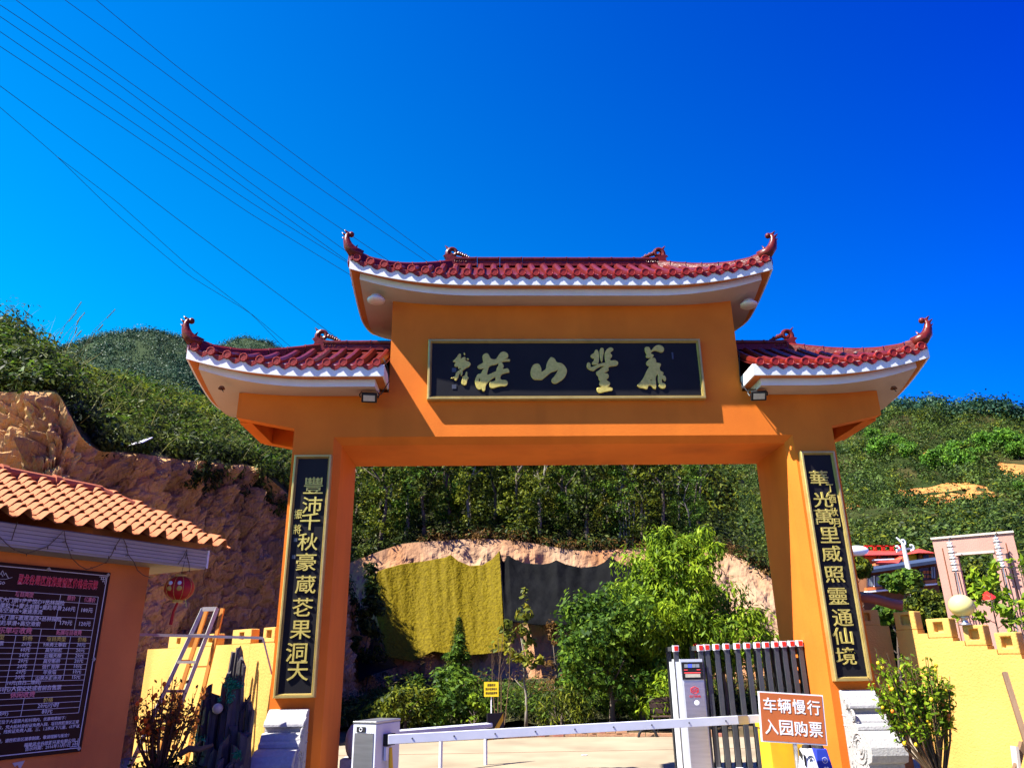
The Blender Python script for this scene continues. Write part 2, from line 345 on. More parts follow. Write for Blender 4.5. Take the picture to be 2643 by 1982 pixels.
def put_text(name, body, c, right, up, h, m, parent, w=None, extrude=0.004, offset=0.0, res=2, size=None):
    """text centred at c in the plane (right, up); h = glyph height in metres"""
    me0 = text_mesh(body, extrude/max(h, 1e-3), offset, res)
    if not len(me0.vertices): return None
    me = me0.copy(); me.materials.clear(); me.materials.append(M[m])
    s = h/me0['h'] if size is None else size
    sx = s if w is None else w/me0['w']
    r = Vector(right).normalized(); u = Vector(up).normalized(); n = r.cross(u)
    mt = Matrix((r*sx, u*s, n*s)).transposed().to_4x4(); mt.translation = Vector(c)
    me.transform(mt)
    if n.length: pass
    return link(name, me, parent)

def outline_mesh(polys, extrude, bev=0.004):
    cu = bpy.data.curves.new('outline', 'CURVE'); cu.dimensions = '2D'; cu.fill_mode = 'BOTH'; cu.extrude = extrude; cu.bevel_depth = bev; cu.bevel_resolution = 1
    for p in polys:
        sp = cu.splines.new('POLY'); sp.points.add(len(p)-1); sp.use_cyclic_u = True
        for i, (a, b) in enumerate(p): sp.points[i].co = (a, b, 0, 1)
    ob = bpy.data.objects.new('tmp', cu); COL.objects.link(ob)
    dg = bpy.context.evaluated_depsgraph_get(); me = bpy.data.meshes.new_from_object(ob.evaluated_get(dg))
    bpy.data.objects.remove(ob); bpy.data.curves.remove(cu); return me

def smooth_poly(p, it=2):
    for _ in range(it):
        q = []
        for i in range(len(p)):
            a = p[i]; b = p[(i+1) % len(p)]
            q.append((a[0]*.75+b[0]*.25, a[1]*.75+b[1]*.25)); q.append((a[0]*.25+b[0]*.75, a[1]*.25+b[1]*.75))
        p = q
    return p

# ---- leaves: rhombic blades, four vertices each
def leaf_mesh(name, pos, nrm, size, m, aspect=0.45, droop=None, seed=0):
    """pos (n,3), nrm (n,3) rough facing, size (n,)"""
    rg = np.random.default_rng(seed); n = len(pos)
    nr = nrm/np.maximum(np.linalg.norm(nrm, axis=1, keepdims=True), 1e-6)
    rnd = rg.normal(size=(n, 3))
    if droop is not None: rnd = rnd*0.45+np.array(droop)
    ax = rnd-nr*np.sum(rnd*nr, axis=1, keepdims=True); ax /= np.maximum(np.linalg.norm(ax, axis=1, keepdims=True), 1e-6)
    ay = np.cross(nr, ax); s = size[:, None]
    v = np.empty((n, 4, 3)); v[:, 0] = pos-ax*s*.5; v[:, 1] = pos+ay*s*aspect*.5+nr*s*0.07; v[:, 2] = pos+ax*s*.5; v[:, 3] = pos-ay*s*aspect*.5+nr*s*0.07
    me = bpy.data.meshes.new(name); me.vertices.add(4*n); me.vertices.foreach_set('co', v.astype('f').ravel())
    me.loops.add(4*n); me.loops.foreach_set('vertex_index', np.arange(4*n, dtype='i'))
    me.polygons.add(n); me.polygons.foreach_set('loop_start', np.arange(0, 4*n, 4, dtype='i'))
    me.materials.append(M[m]); me.update(calc_edges=True); return me

def clump_points(rg, centers, radii, per, squash=0.75, hollow=0.45):
    """leaf positions around clump centres, thicker on the shell"""
    c = np.repeat(centers, per, axis=0); r = np.repeat(radii, per)
    d = rg.normal(size=(len(c), 3)); d /= np.linalg.norm(d, axis=1, keepdims=True)
    rr = r*(hollow+(1-hollow)*rg.random(len(c)))
    off = d*rr[:, None]; off[:, 2] *= squash
    nr = d+rg.normal(size=d.shape)*0.5+np.array([0, 0, 0.55])
    return c+off, nr

def crown_mesh(name, rx, rz, K, per, leaf, m, seed, shape='round', aspect=0.5, droop=None, cr=0.3):
    rg = np.random.default_rng(seed)
    d = rg.normal(size=(K, 3)); d /= np.linalg.norm(d, axis=1, keepdims=True)
    rad = rg.random(K)**0.45
    if shape == 'round': c = d*rad[:, None]*np.array([rx, rx, rz])
    elif shape == 'tall':
        h = rg.random(K)*2-1; w = np.clip(1.05-np.abs(h+0.25)**1.8, 0.15, 1)*(0.75+0.35*np.sin(h*7+seed))
        a = rg.random(K)*6.283; c = np.stack([np.cos(a)*rx*w*rad, np.sin(a)*rx*w*rad, h*rz], 1)
    else:  # cone
        h = rg.random(K)**1.3; w = (1-h)*0.95+0.05; a = rg.random(K)*6.283
        c = np.stack([np.cos(a)*rx*w*rad, np.sin(a)*rx*w*rad, (h*2-1)*rz], 1)
    radii = cr*rx*(0.6+0.8*rg.random(K))
    p, nr = clump_points(rg, c, radii, per, 0.7)
    keep = rg.random(len(p)) > 0.08; p = p[keep]; nr = nr[keep]
    return leaf_mesh(name, p, nr, leaf*(0.6+0.8*rg.random(len(p))), m, aspect, droop, seed)

def trunk_mesh(name, h, r, m, seed, limbs=5, spread=0.8, lean=0.1, start=0.35):
    rr = random.Random(seed); b = MB(); pts = [Vector((0, 0, -0.1))]; 
    for i in range(1, 7):
        pts.append(Vector((rr.uniform(-1, 1)*lean*h*0.1*i/3, rr.uniform(-1, 1)*lean*h*0.1*i/3, h*i/6)))
    b.tube(pts, [r*(1.25-i*0.16) if i else r*1.5 for i in range(7)], 7)
    for k in range(limbs):
        t = start+(0.95-start)*k/max(1, limbs); z = t*h; i = min(5, int(t*6)); p = pts[i].lerp(pts[i+1], t*6-i)
        a = k*2.4+rr.random(); q = p+Vector((math.cos(a), math.sin(a), 0.9))*spread*(0.5+0.5*rr.random())
        b.tube([p, p.lerp(q, .5)+Vector((0, 0, -0.03)), q], [r*.5, r*.33, r*.14], 5)
    return b.mesh(name, m, True)

def tree(name, loc, crown, trunk, label, group, cat='tree', s=1.0, rz=0.0, crown_z=0.0, sz=None):
    o = empty(name, loc, label, cat, group, rz); o.scale = (s, s, sz or s)
    if trunk: link('trunk', trunk, o, world=False)
    c = link('crown', crown, o, world=False); c.location = (0, 0, crown_z)
    return o

# ================================================================== the archway
GD = 1.33; OW = 3.0; OT = 4.34; CH = 0.09
gate = empty('archway_gate', (0, 0.66, 0), 'tall orange archway with three upturned dark red tiled roofs over the entrance road', 'gate')
def column(s, xo):
    b = MB(); a = s*(OW+CH); i = s*OW; z1 = OT+CH
    bot = [(xo, 0), (a, 0), (i, CH), (i, GD-CH), (a, GD), (xo, GD)]
    zt = [z1, z1, OT, OT, z1, z1]
    vs = [(x, y, 0) for x, y in bot]+[(x, y, z) for (x, y), z in zip(bot, zt)]
    b.add(vs, [(k, (k+1) % 6, 6+(k+1) % 6, 6+k) for k in range(6)])
    b.build('column', 'orange', gate)
column(-1, -3.62); column(1, 3.65)
b = MB(); z0 = OT+CH; z1 = 5.06
F = [(-3.62, 0, z0), (-OW-CH, 0, z0), (OW+CH, 0, z0), (3.65, 0, z0), (3.65, 0, z1), (-3.62, 0, z1)]
Bk = [(x, GD, z) for x, y, z in F]
sf = [(-OW, CH, OT), (OW, CH, OT), (OW, GD-CH, OT), (-OW, GD-CH, OT)]
b.add(F+Bk+sf, [(0, 1, 2, 3, 4, 5), (11, 10, 9, 8, 7, 6), (1, 12, 13, 2), (12, 15, 14, 13), (15, 7, 8, 14), (5, 4, 10, 11)])
b.build('beam', 'orange', gate)
b = MB(); b.bb(-2.39, 2.475, 0, GD, 5.06, 6.46); b.build('upper_wall', 'orange', gate)
for s, xa, xb in ((-1, -3.62, -4.405), (1, 3.65, 4.365)):
    b = MB(); zc, ze = 4.552, 4.71; T = 0.16
    def panel(ya, yb):
        vs = [(xa, ya, zc), (xb, ya, ze), (xb, ya, 5.06), (xa, ya, 5.06)]; vs += [(x, yb, z) for x, _, z in vs]
        b.add(vs, [(0, 1, 2, 3), (7, 6, 5, 4), (0, 4, 5, 1), (3, 2, 6, 7), (1, 5, 6, 2)])
    panel(0, T); panel(GD-T, GD)
    b.bb(xb, xb-s*T, T, GD-T, ze-0.03, 5.06); b.bb(xa, xb-s*T, T, GD-T, 4.93, 5.06)
    b.build('wing_wall', 'orange', gate)

def build_roof(x0, x1, hipL, hipR, zfb, p, H, Lh, rise, sp, xr0, xr1):
    V = GD/2+p; ym = GD/2; ya, yb = -p, GD+p; ze = zfb+0.155
    def f(u): return max(0.0, 1-u/1.7)**2.1
    def g(v): return max(0.0, 1-v/1.1)**1.5
    def crn(x, y):
        v = max(0, min(y-ya, yb-y)); c = 0
        if hipL: c = max(c, f(max(0, x-x0)))
        if hipR: c = max(c, f(max(0, x1-x)))
        return rise*c*g(v)
    def deck(x, y):
        v = max(0, min(y-ya, yb-y)); t = v/V
        if hipL: t = min(t, max(0, x-x0)/Lh)
        if hipR: t = min(t, max(0, x1-x)/Lh)
        return ze+H*min(1, t)**1.12+crn(x, y)
    roof = link('roof', MB().grid([[(x, y, deck(x, y)) for y in np.linspace(ya+.01, yb-.01, 31)] for x in np.linspace(x0+.01, x1-.01, 61)]).mesh('roof', 'tile_dark', True), gate)
    # perimeter loops
    per = [(x, ya) for x in np.linspace(x0, x1, 60)]+[(x1, y) for y in np.linspace(ya, yb, 26)][1:]+[(x, yb) for x in np.linspace(x1, x0, 60)][1:]+[(x0, y) for y in np.linspace(yb, ya, 26)][1:-1]
    cx, cy = (x0+x1)/2, ym
    def loop(ins, dz):
        o = []
        for x, y in per:
            X = cx+(x-cx)*(1-2*ins/(x1-x0)); Y = cy+(y-cy)*(1-2*ins/(yb-ya)); o.append((X, Y, zfb+dz+crn(x, y)))
        return o
    def strip(name, m, loops):
        b = MB(); n = len(per)
        vs = [q for l in loops for q in l]; fs = []
        for i in range(len(loops)-1):
            for k in range(n): fs.append((i*n+k, i*n+(k+1) % n, (i+1)*n+(k+1) % n, (i+1)*n+k))
        b.add(vs, fs); b.build(name, m, roof)
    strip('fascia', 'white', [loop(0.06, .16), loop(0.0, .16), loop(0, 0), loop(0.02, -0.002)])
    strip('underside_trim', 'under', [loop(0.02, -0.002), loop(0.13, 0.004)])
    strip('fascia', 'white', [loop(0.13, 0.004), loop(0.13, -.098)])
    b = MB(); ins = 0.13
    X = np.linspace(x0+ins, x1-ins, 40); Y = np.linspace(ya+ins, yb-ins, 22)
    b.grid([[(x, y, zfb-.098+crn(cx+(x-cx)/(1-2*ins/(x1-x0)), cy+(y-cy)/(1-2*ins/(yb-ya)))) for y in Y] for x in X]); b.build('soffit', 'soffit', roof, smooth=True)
    # cover tiles, end discs, drip tiles
    disc = MB().lathe((0, 0, 0), [(0.0, -.022), (0.040, -.022), (0.044, -.028), (0.056, -.028), (0.060, -.02), (0.060, .03)], 14, 'Y').mesh('end_tile', 'tile_disc', False)
    dp = [(-0.085, 0.025), (-0.05, 0.0), (0, -0.012), (0.05, 0.0), (0.085, 0.025), (0.082, -0.02), (0.045, -0.055), (0.018, -0.07), (0, -0.078), (-0.018, -0.07), (-0.045, -0.055), (-0.082, -0.02)]
    drip = MB().prism(dp, (0, -.012, 0), (1, 0, 0), (0, -.06, 1), (0, .024, 0)).mesh('drip_tile', 'tile_disc')
    pan = MB().prism([(-0.085, 0.0), (-0.05, -0.022), (0, -0.032), (0.05, -0.022), (0.085, 0.0), (0.085, .012), (.05, -.01), (0, -.02), (-.05, -.01), (-.085, .012)], (0, 0, 0), (1, 0, 0), (0, 0, 1), (0, .3, .13)).mesh('pan_tile', 'tile')
    backs = MB()
    def run(x, y, dx, dy, back=False):
        """cover-tile column that starts at an eave point and climbs along (dx,dy)"""
        pts = []; L = 0
        while True:
            X = x+dx*L; Y = y+dy*L
            v = min(Y-ya, yb-Y)/V; uL = (X-x0)/Lh if hipL else 9; uR = (x1-X)/Lh if hipR else 9
            if dy:
                if v > 0.93 or min(uL, uR) < v-0.03: break
                if v < 0 and L > .02: break
            else:
                u = uL if dx > 0 else uR
                if u > 0.95 or v < u-0.03: break
            pts.append(Vector((X, Y, deck(X, Y)+0.028))); L += 0.14
            if L > 2: break
        n = Vector((-dx, -dy, 0)); ang = math.atan2(n.x, -n.y)
        e = Vector((x, y, deck(x, y)+0.03))
        if len(pts) >= 2:
            pts[0] = pts[0]+n*0.0
            if back: backs.use('tile').tube(pts, .055, 7)
            else: MB().tube(pts, .055, 9).build('cover_tile', 'tile', roof, smooth=False)
        if back: 
            backs.use('tile_disc').lathe(e+n*.02+Vector((0, 0, 0)), [(0.0, .02), (.058, .02), (.058, -.02)], 8, 'Y' if dy else 'Y')
        else:
            o = link('end_tile', disc, roof, world=False, loc=None); o.matrix_parent_inverse = Matrix(); o.location = e+n*0.010; o.rotation_euler = (0.0, 0, ang)
    def drp(x, y, dx, dy, back=False):
        n = Vector((-dx, -dy, 0)); ang = math.atan2(n.x, -n.y); e = Vector((x, y, deck(x, y)-0.012))
        if back: backs.use('tile_disc').prism(dp, e, (-1 if dy else 0, 0 if dy else 1, 0), (0, 0, 1), n*.02); return
        o = link('drip_tile', drip, roof, world=False); o.location = e+n*0.006+Vector((0, 0, .016)); o.rotation_euler = (0, 0, ang)
        for k in range(2):
            if deck(x+dx*.3*k, y+dy*.3*k) and 0.0 <= k: 
                q = link('pan_tile', pan, roof, world=False); X = x+dx*(.27*k); Y = y+dy*(.27*k)
                s1 = deck(X+dx*.25, Y+dy*.25)-deck(X, Y)
                inside = (not hipL or (X-x0)/Lh > min(Y-ya, yb-Y)/V) and (not hipR or (x1-X)/Lh > min(Y-ya, yb-Y)/V) if dy else (min(Y-ya, yb-Y)/V > ((X-x0) if dx > 0 else (x1-X))/Lh)
                if not inside: bpy.data.objects.remove(q); continue
                q.location = Vector((X, Y, deck(X, Y)+.022)); q.rotation_euler = (math.atan2(s1, .25)-math.atan2(.13, .3), 0, ang)
    n = int((x1-x0-.12)/sp); xs = [x0+.1+(x1-x0-.2)*k/n for k in range(n+1)]
    for k, x in enumerate(xs):
        run(x, ya, 0, 1); run(x, yb, 0, -1, True)
        if k < n: drp((x+xs[k+1])/2, ya, 0, 1); drp((x+xs[k+1])/2, yb, 0, -1, True)
    for hp, xe, dx in ((hipL, x0, 1), (hipR, x1, -1)):
        if not hp: continue
        m = int((yb-ya-.12)/sp); ys = [ya+.12+(yb-ya-.24)*k/m for k in range(m+1)]
        for k, y in enumerate(ys):
            run(xe, y, dx, 0)
            if k < m: drp(xe, (y+ys[k+1])/2, dx, 0)
    tag(backs.build('rear_tiles', None, roof), kind='stuff')
    # main ridge
    zr = ze+H-0.02; m = max(1, round((xr1-xr0)/.36)); st = (xr1-xr0)/m
    rt = MB()
    prof = [(-.085, 0), (.085, 0), (.085, .03), (.05, .045), (.05, .105), (.07, .115), (.075, .14), (.05, .165), (-.05, .165), (-.075, .14), (-.07, .115), (-.05, .105), (-.05, .045), (-.085, .03)]
    rt.prism(prof, (0, 0, 0), (0, 1, 0), (0, 0, 1), (st-.008, 0, 0)); rt.prism([(a*1.12, c*1.04) for a, c in prof], (st-.03, 0, -.002), (0, 1, 0), (0, 0, 1), (.024, 0, 0))
    rt.bb(st*.25, st*.75, -.056, -.05, .06, .09)
    rme = rt.mesh('ridge_tile', 'tile')
    for k in range(m):
        o = link('ridge_tile', rme, roof, world=False); o.location = (xr0+k*st, ym, zr)
    # ridge ornaments (scrolls) and hip ridges
    for hp, xe, s, xr in ((hipL, x0, -1, xr0), (hipR, x1, 1, xr1)):
        if not hp: continue
        b = MB(); o3 = Vector((xr, ym-.055, zr))
        base = [(-.22, .0), (.10, .0), (.12, .05), (.15, .10), (.13, .15), (.17, .20), (.12, .22), (.06, .20), (.0, .18), (-.08, .165), (-.22, .165)]
        b.prism([(s*a, c) for a, c in base], o3, (1, 0, 0), (0, 0, 1), (0, .11, 0))
        sc = Vector((xr+s*.035, ym, zr+.265)); pts = []; rr = []
        for k in range(26):
            t = k/25; a = (2.0*math.pi)*t*1.35-1.9; rad = .098*(1-t*.78)
            pts.append(sc+Vector((s*math.cos(a)*rad*1.0, 0, math.sin(a)*rad*1.05))); rr.append(.044*(1-t*.5))
        b.tube(pts, rr, 8)
        for (px_, pz_, qx, qz) in ((.12, .34, .155, .40), (.14, .22, .19, .21), (.13, .12, .19, .09)):
            b.tube([(xr+s*px_*.85, ym, zr+pz_*.97), (xr+s*qx, ym, zr+qz)], [.026, .004], 6)
        for k in range(6):
            t = k/5; q = Vector((xr-s*(.06+.16*t), ym, zr+.255-.07*t)); b.ball(q, .036-.014*t, 8, 6)
            if k % 2 == 0: b.tube([q, q+Vector((s*.02, 0, .055))], [.018, .004], 5)
        for k in range(3): b.tube([(xr-s*(.02+.07*k)+.02*math.cos(a_), ym-.06, zr+.09+.02*math.sin(a_)) for a_ in np.linspace(0, 6.28, 9)], .006, 5)
        b.build('ridge_ornament', 'tile', roof, smooth=False)
        for fy, sy in ((ya, 1), (yb, -1)):
            path = []
            for k in range(15):
                q = k/14; X = xe-s*Lh*(1-q)*1.0; Y = fy+sy*V*(1-q)
                path.append(Vector((X, Y, deck(X, Y)+.02)))
            nv = Vector((s*V, sy*Lh, 0)).normalized()   # horizontal normal of the hip
            def sweep(b, P, w, h0, h1):
                n = len(P); vs = []
                for i, q in enumerate(P):
                    h = h0+(h1-h0)*i/(n-1); a = nv*w/2
                    vs += [q-a-Vector((0, 0, .05)), q+a-Vector((0, 0, .05)), q+a*.9+Vector((0, 0, h*.72)), q+a*.45+Vector((0, 0, h)), q-a*.45+Vector((0, 0, h)), q-a*.9+Vector((0, 0, h*.72))]
                fs = [tuple(range(5, -1, -1)), tuple((n-1)*6+k for k in range(6))]
                for i in range(n-1):
                    for k in range(6): fs.append((i*6+k, i*6+(k+1) % 6, (i+1)*6+(k+1) % 6, (i+1)*6+k))
                b.add(vs, fs)
            for k in range(0, 14, 2):
                hh = .10+.06*(k/14)**3; P = path[k:k+3]
                b = MB(); sweep(b, [P[0].lerp(P[1], .03), P[1], P[2].lerp(P[1], .03)], .105, hh, hh+.004)
                sweep(b, [P[2].lerp(P[1], .16), P[2].lerp(P[1], .05)], .118, hh+.012, hh+.012); b.build('ridge_tile', 'tile', roof)
            e = path[-1]; d = Vector((s*.75, -sy*.66, 0)).normalized()*0.5+Vector((s*.5, 0, 0)); d.normalize()
            tail = [e-d*.16+Vector((0, 0, .05)), e-d*.03+Vector((0, 0, .10)), e+d*.03+Vector((0, 0, .17)), e+d*.055+Vector((0, 0, .25)), e+d*.06+Vector((0, 0, .32)), e+d*.04+Vector((0, 0, .37)), e+d*.0+Vector((0, 0, .375))]
            b = MB(); b.tube(tail, [.085, .085, .07, .052, .038, .03, .022], 8); b.ball(tail[-1]+Vector((0, 0, -.012)), .042, 10, 8)
            for k, (o1, ln) in enumerate(((1, .07), (2, .08), (3, .085), (4, .09), (5, .07))):
                b.tube([tail[o1]+d*.01, tail[o1]+d*(.02+ln*.6)+Vector((0, 0, .05))], [.028, .003], 5)
            b.tube([tail[1]-d*.02+Vector((0, 0, .03)), tail[1]-d*.07+Vector((0, 0, .12))], [.03, .003], 5)
            b.build('eave_finial', 'tile', roof, smooth=True)
    return deck

PU, PW = .45, .50
build_roof(-2.95, 2.97, True, True, 6.465, PU, .745, 1.35, .25, .190, -1.55, 1.62)
build_roof(-4.97, -2.393, True, False, 5.107, PW, .69, 1.45, .25, .207, -3.47, -2.40)
build_roof(2.478, 4.90, False, True, 5.107, PW, .69, 1.40, .25, .207, 2.49, 3.47)

# round lamps and empty fittings under the eaves
for k, (u, v, lab) in enumerate(((971, 773, 'round milky ceiling lamp under the left end of the top roof'), (1932, 785, 'round milky ceiling lamp under the right end of the top roof'))):
    p = at(u, v, z=6.375); t = empty('ceiling_lamp', p, lab, 'lamp', 'round lamps under the top roof')
    MB().lathe((0, 0, 0), [(0.06, .03), (.10, .02), (.125, -.005), (.12, -.03), (.09, -.05), (.03, -.06), (0.002, -.061)], 20).build('lamp_cover', 'milk', t, world=False, smooth=True)
    MB().lathe((0, 0, 0), [(.07, .02), (.07, .06)], 16).build('lamp_base', 'soffit', t, world=False)
for k, (u, v, lab) in enumerate(((572, 1003, 'small open light socket in the soffit of the left wing roof'), (2307, 1003, 'small open light socket in the soffit of the right wing roof'))):
    p = at(u, v, z=5.035); t = empty('light_socket', p, lab, 'socket', 'open sockets in the wing soffits')
    MB().lathe((0, 0, 0), [(.028, .03), (.045, .0), (.045, -.006), (.034, -.006), (.030, .02)], 14).build('rim', 'brownwall', t, world=False)
    MB().tube([(0, 0, 0), (.01, 0, -.02), (.03, .0, -.045)], .006, 5).build('wire', 'wire', t, world=False)

# floodlights with their cables
for s, (u, v), lab in ((-1, (953, 1026), 'black floodlight under the inner end of the left wing roof'), (1, (1958, 1021), 'black floodlight under the inner end of the right wing roof')):
    p = at(u, v, y=-.22); t = empty('floodlight', p, lab, 'floodlight', 'floodlights under the wing roofs', rz=-s*0.12)
    rot = Matrix.Rotation(math.radians(38), 3, 'X')
    bevel(MB().box((0, 0, 0), (.205, .05, .135), rot=rot).build('housing', 'blackplastic', t, world=False), .012)
    f = MB(); 
    for k in range(6): f.box(rot@Vector((-.08+.032*k, .035, 0)), (.008, .03, .11), rot=rot)
    f.build('cooling_fins', 'blackplastic', t, world=False)
    MB().box(rot@Vector((0, -.028, 0)), (.15, .006, .08), rot=rot).build('lens', 'lamp_glass', t, world=False)
    b = MB(); b.tube([(-.115, 0, 0), (-.13, .03, .05), (-.10, .06, .11), (.10, .06, .11), (.13, .03, .05), (.115, 0, 0)], .009, 6); b.build('bracket', 'blackplastic', t, world=False)
    c = MB(); q = Vector((0, 0, 0))
    if s < 0: pts = [p+Vector((.08, .03, 0)), p+Vector((.16, .0, .06)), at(1004, 985, y=-.30), at(1001, 950, y=-.45), at(990, 925, y=-.52)]
    else: pts = [p+Vector((-.08, .03, 0)), at(1925, 1005, y=-.1), at(1911, 985, y=-.02), at(1908, 940, y=-.02), at(1908, 905, y=-.02)]
    c.tube(pts, .007, 6); link('cable', c.mesh('cable', 'wire', True), t)

# ------------------------------------------------------------------ name plaque and couplets
def frame_board(name, x0, x1, z0, z1, label, cat, group, fw=.055, y=-.012):
    t = empty(name, ((x0+x1)/2, 0, z0), label, cat, group)
    MB().bb(x0+fw*.8, x1-fw*.8, y-.045, y, z0+fw*.8, z1-fw*.8).build('panel', 'black', t)
    # mitred moulding: outer flat, ridge, inner bevel
    prof = [(0, 0), (0, -.085), (.010, -.095), (fw*.55, -.095), (fw*.62, -.078), (fw*.75, -.082), (fw, -.052), (fw, 0)]
    for k, (a, c) in enumerate((((x0, z1), (x1, z1)), ((x1, z1), (x1, z0)), ((x1, z0), (x0, z0)), ((x0, z0), (x0, z1)))):
        a = Vector((a[0], 0, a[1])); c = Vector((c[0], 0, c[1])); d = (c-a).normalized(); inn = Vector((d.z, 0, -d.x))
        vs = []
        for q, sg in ((a, 1), (c, -1)):
            for o, yy in prof: vs.append(q+inn*o+d*sg*o+Vector((0, yy, 0)))
        n = len(prof); fs = [(i, i+1, n+i+1, n+i) for i in range(n-1)]
        MB().add(vs, fs).build('frame', 'gold', t)
    return t
sx0, sx1, sz0, sz1 = -1.862, 1.938, 4.925, 5.812
sign = frame_board('name_plaque', sx0, sx1, sz0, sz1, 'long black name plaque with four big gold characters, framed in brass over the entrance', 'sign', None)
YP = -.062
def trace(polys, ox, oy, sc, name, parent):
    P = [[(lambda w: (w.x, w.z))(at(ox+a*sc, oy+c*sc, y=YP)) for a, c in smooth_poly(p, 1)] for p in polys]
    me = outline_mesh(P, .010, .004); me.transform(Matrix(((1, 0, 0, 0), (0, 0, -1, YP), (0, 1, 0, 0), (0, 0, 0, 1)))); me.materials.clear(); me.materials.append(M['goldpaint'])
    return link(name, me, parent)
K = 360/2212
zhuang = [[(650,240),(680,210),(720,200),(745,225),(760,260),(780,290),(830,300),(870,290),(900,240),(930,195),(975,172),(1020,185),(1050,215),(1052,250),(1035,280),(990,290),(975,300),(1080,290),(1080,325),(1040,322),(960,332),(945,345),(970,370),(985,405),(970,430),(965,455),(1010,450),(1045,435),(1070,480),(1068,500),(1010,510),(950,530),(930,560),(925,610),(960,625),(1010,625),(1045,650),(1045,690),(1010,720),(950,715),(880,730),(800,757),(765,735),(758,690),(765,650),(800,650),(850,640),(860,610),(855,570),(800,600),(740,650),(705,690),(690,740),(690,780),(665,802),(640,780),(640,755),(600,775),(560,755),(540,700),(530,640),(545,580),(575,530),(620,525),(640,500),(655,460),(690,430),(650,440),(600,450),(570,420),(580,395),(640,365),(665,345),(655,290)],
 [(745,410),(790,385),(850,380),(905,350),(905,390),(875,440),(870,485),(830,500),(770,530),(715,550),(720,500),(735,450)], [(598,585),(620,610),(610,640),(590,660),(585,620)]]
shan = [[(1740,262),(1790,285),(1820,350),(1880,352),(1930,380),(1975,440),(1985,490),(1960,560),(1910,620),(1850,655),(1805,680),(1760,668),(1740,635),(1755,600),(1790,570),(1820,520),(1850,465),(1845,455),(1790,485),(1740,495),(1680,540),(1620,590),(1580,620),(1520,612),(1470,615),(1430,580),(1410,520),(1420,450),(1450,390),(1490,368),(1535,365),(1560,400),(1578,450),(1575,500),(1600,490),(1660,450),(1665,370),(1690,320),(1720,275)]]
feng1 = [[(345,150),(375,145),(395,180),(403,240),(400,310),(385,385),(360,375),(330,380),(300,378),(295,355),(325,320),(335,285),(300,275),(272,250),(280,225),(330,200)],
 [(425,130),(445,115),(475,125),(480,180),(465,240),(455,330),(440,330),(425,260),(415,190)],
 [(495,205),(520,150),(570,110),(610,112),(635,145),(600,165),(575,200),(605,225),(610,250),(580,280),(575,310),(600,320),(660,310),(700,335),(708,365),(680,395),(620,400),(560,410),(545,440),(560,470),(500,500),(470,520),(530,515),(558,550),(550,590),(515,610),(535,640),(570,655),(580,690),(550,725),(520,740),(615,745),(620,790),(560,795),(480,810),(420,828),(385,815),(370,765),(385,745),(470,740),(440,720),(410,700),(415,660),(430,645),(405,610),(395,560),(370,540),(358,500),(400,480),(450,430),(520,400),(440,400),(360,440),(320,480),(280,470),(240,450),(212,420),(215,360),(240,343),(265,360),(265,430),(320,410),(380,385),(440,360),(520,350),(500,300),(500,240)]]
hua = [[(1130,110),(1170,98),(1200,105),(1215,150),(1240,160),(1270,110),(1310,80),(1360,68),(1410,90),(1435,130),(1425,170),(1385,185),(1340,165),(1290,155),(1245,165),(1215,210),(1275,225),(1250,260),(1240,285),(1285,270),(1308,310),(1305,350),(1350,355),(1388,370),(1370,410),(1360,430),(1370,480),(1420,500),(1425,520),(1405,555),(1440,550),(1465,590),(1460,635),(1440,640),(1420,600),(1400,600),(1395,670),(1440,675),(1465,710),(1450,750),(1400,758),(1365,735),(1350,715),(1365,690),(1340,640),(1345,520),(1310,545),(1295,600),(1305,660),(1308,765),(1270,760),(1225,700),(1180,715),(1175,750),(1160,772),(1110,750),(1050,745),(1012,715),(1020,695),(1060,665),(1120,580),(1160,480),(1215,400),(1170,395),(1152,350),(1200,300),(1240,255),(1185,275),(1150,255),(1160,225),(1165,215),(1140,180)],
 [(1215,610),(1240,605),(1243,635),(1218,640)]]
sig = [[(180,330),(240,270),(275,210),(303,210),(305,250),(290,300),(340,265),(378,262),(370,310),(390,320),(440,340),(462,375),(430,410),(370,440),(300,500),(265,540),(270,560),(230,635),(205,620),(210,590),(150,600),(150,590),(215,570),(230,510),(270,480),(330,430),(300,430),(270,450),(262,400),(215,415),(205,385),(230,340),(190,335)],
 [(310,490),(335,490),(320,550),(305,550)], [(335,570),(370,560),(390,490),(405,500),(400,570),(430,585),(405,610),(400,650),(385,708),(310,688),(330,600),(360,590),(330,580)], [(345,650),(365,650),(365,670),(345,670)], [(352,190),(366,192),(370,225),(356,222)], [(400,280),(428,283),(430,300),(402,298)]]
trace(zhuang, 1140, 880, K, 'character', sign); trace(shan, 1140, 880, K, 'character', sign)
trace(feng1, 1480, 880, K, 'character', sign); trace(hua, 1480, 880, K, 'character', sign); trace(sig, 1140, 880, K, 'signature', sign)
for u, v in ((1172, 955), (1172, 998)):
    p = at(u, v, y=YP-.001); MB().bb(p.x-.03, p.x+.03, p.y-.002, p.y, p.z-.03, p.z+.03).build('seal', 'gate_grey', sign)
p = at(1736, 918, y=YP-.001); MB().bb(p.x-.012, p.x+.012, p.y-.002, p.y, p.z-.05, p.z+.05).build('seal', 'gate_grey', sign)

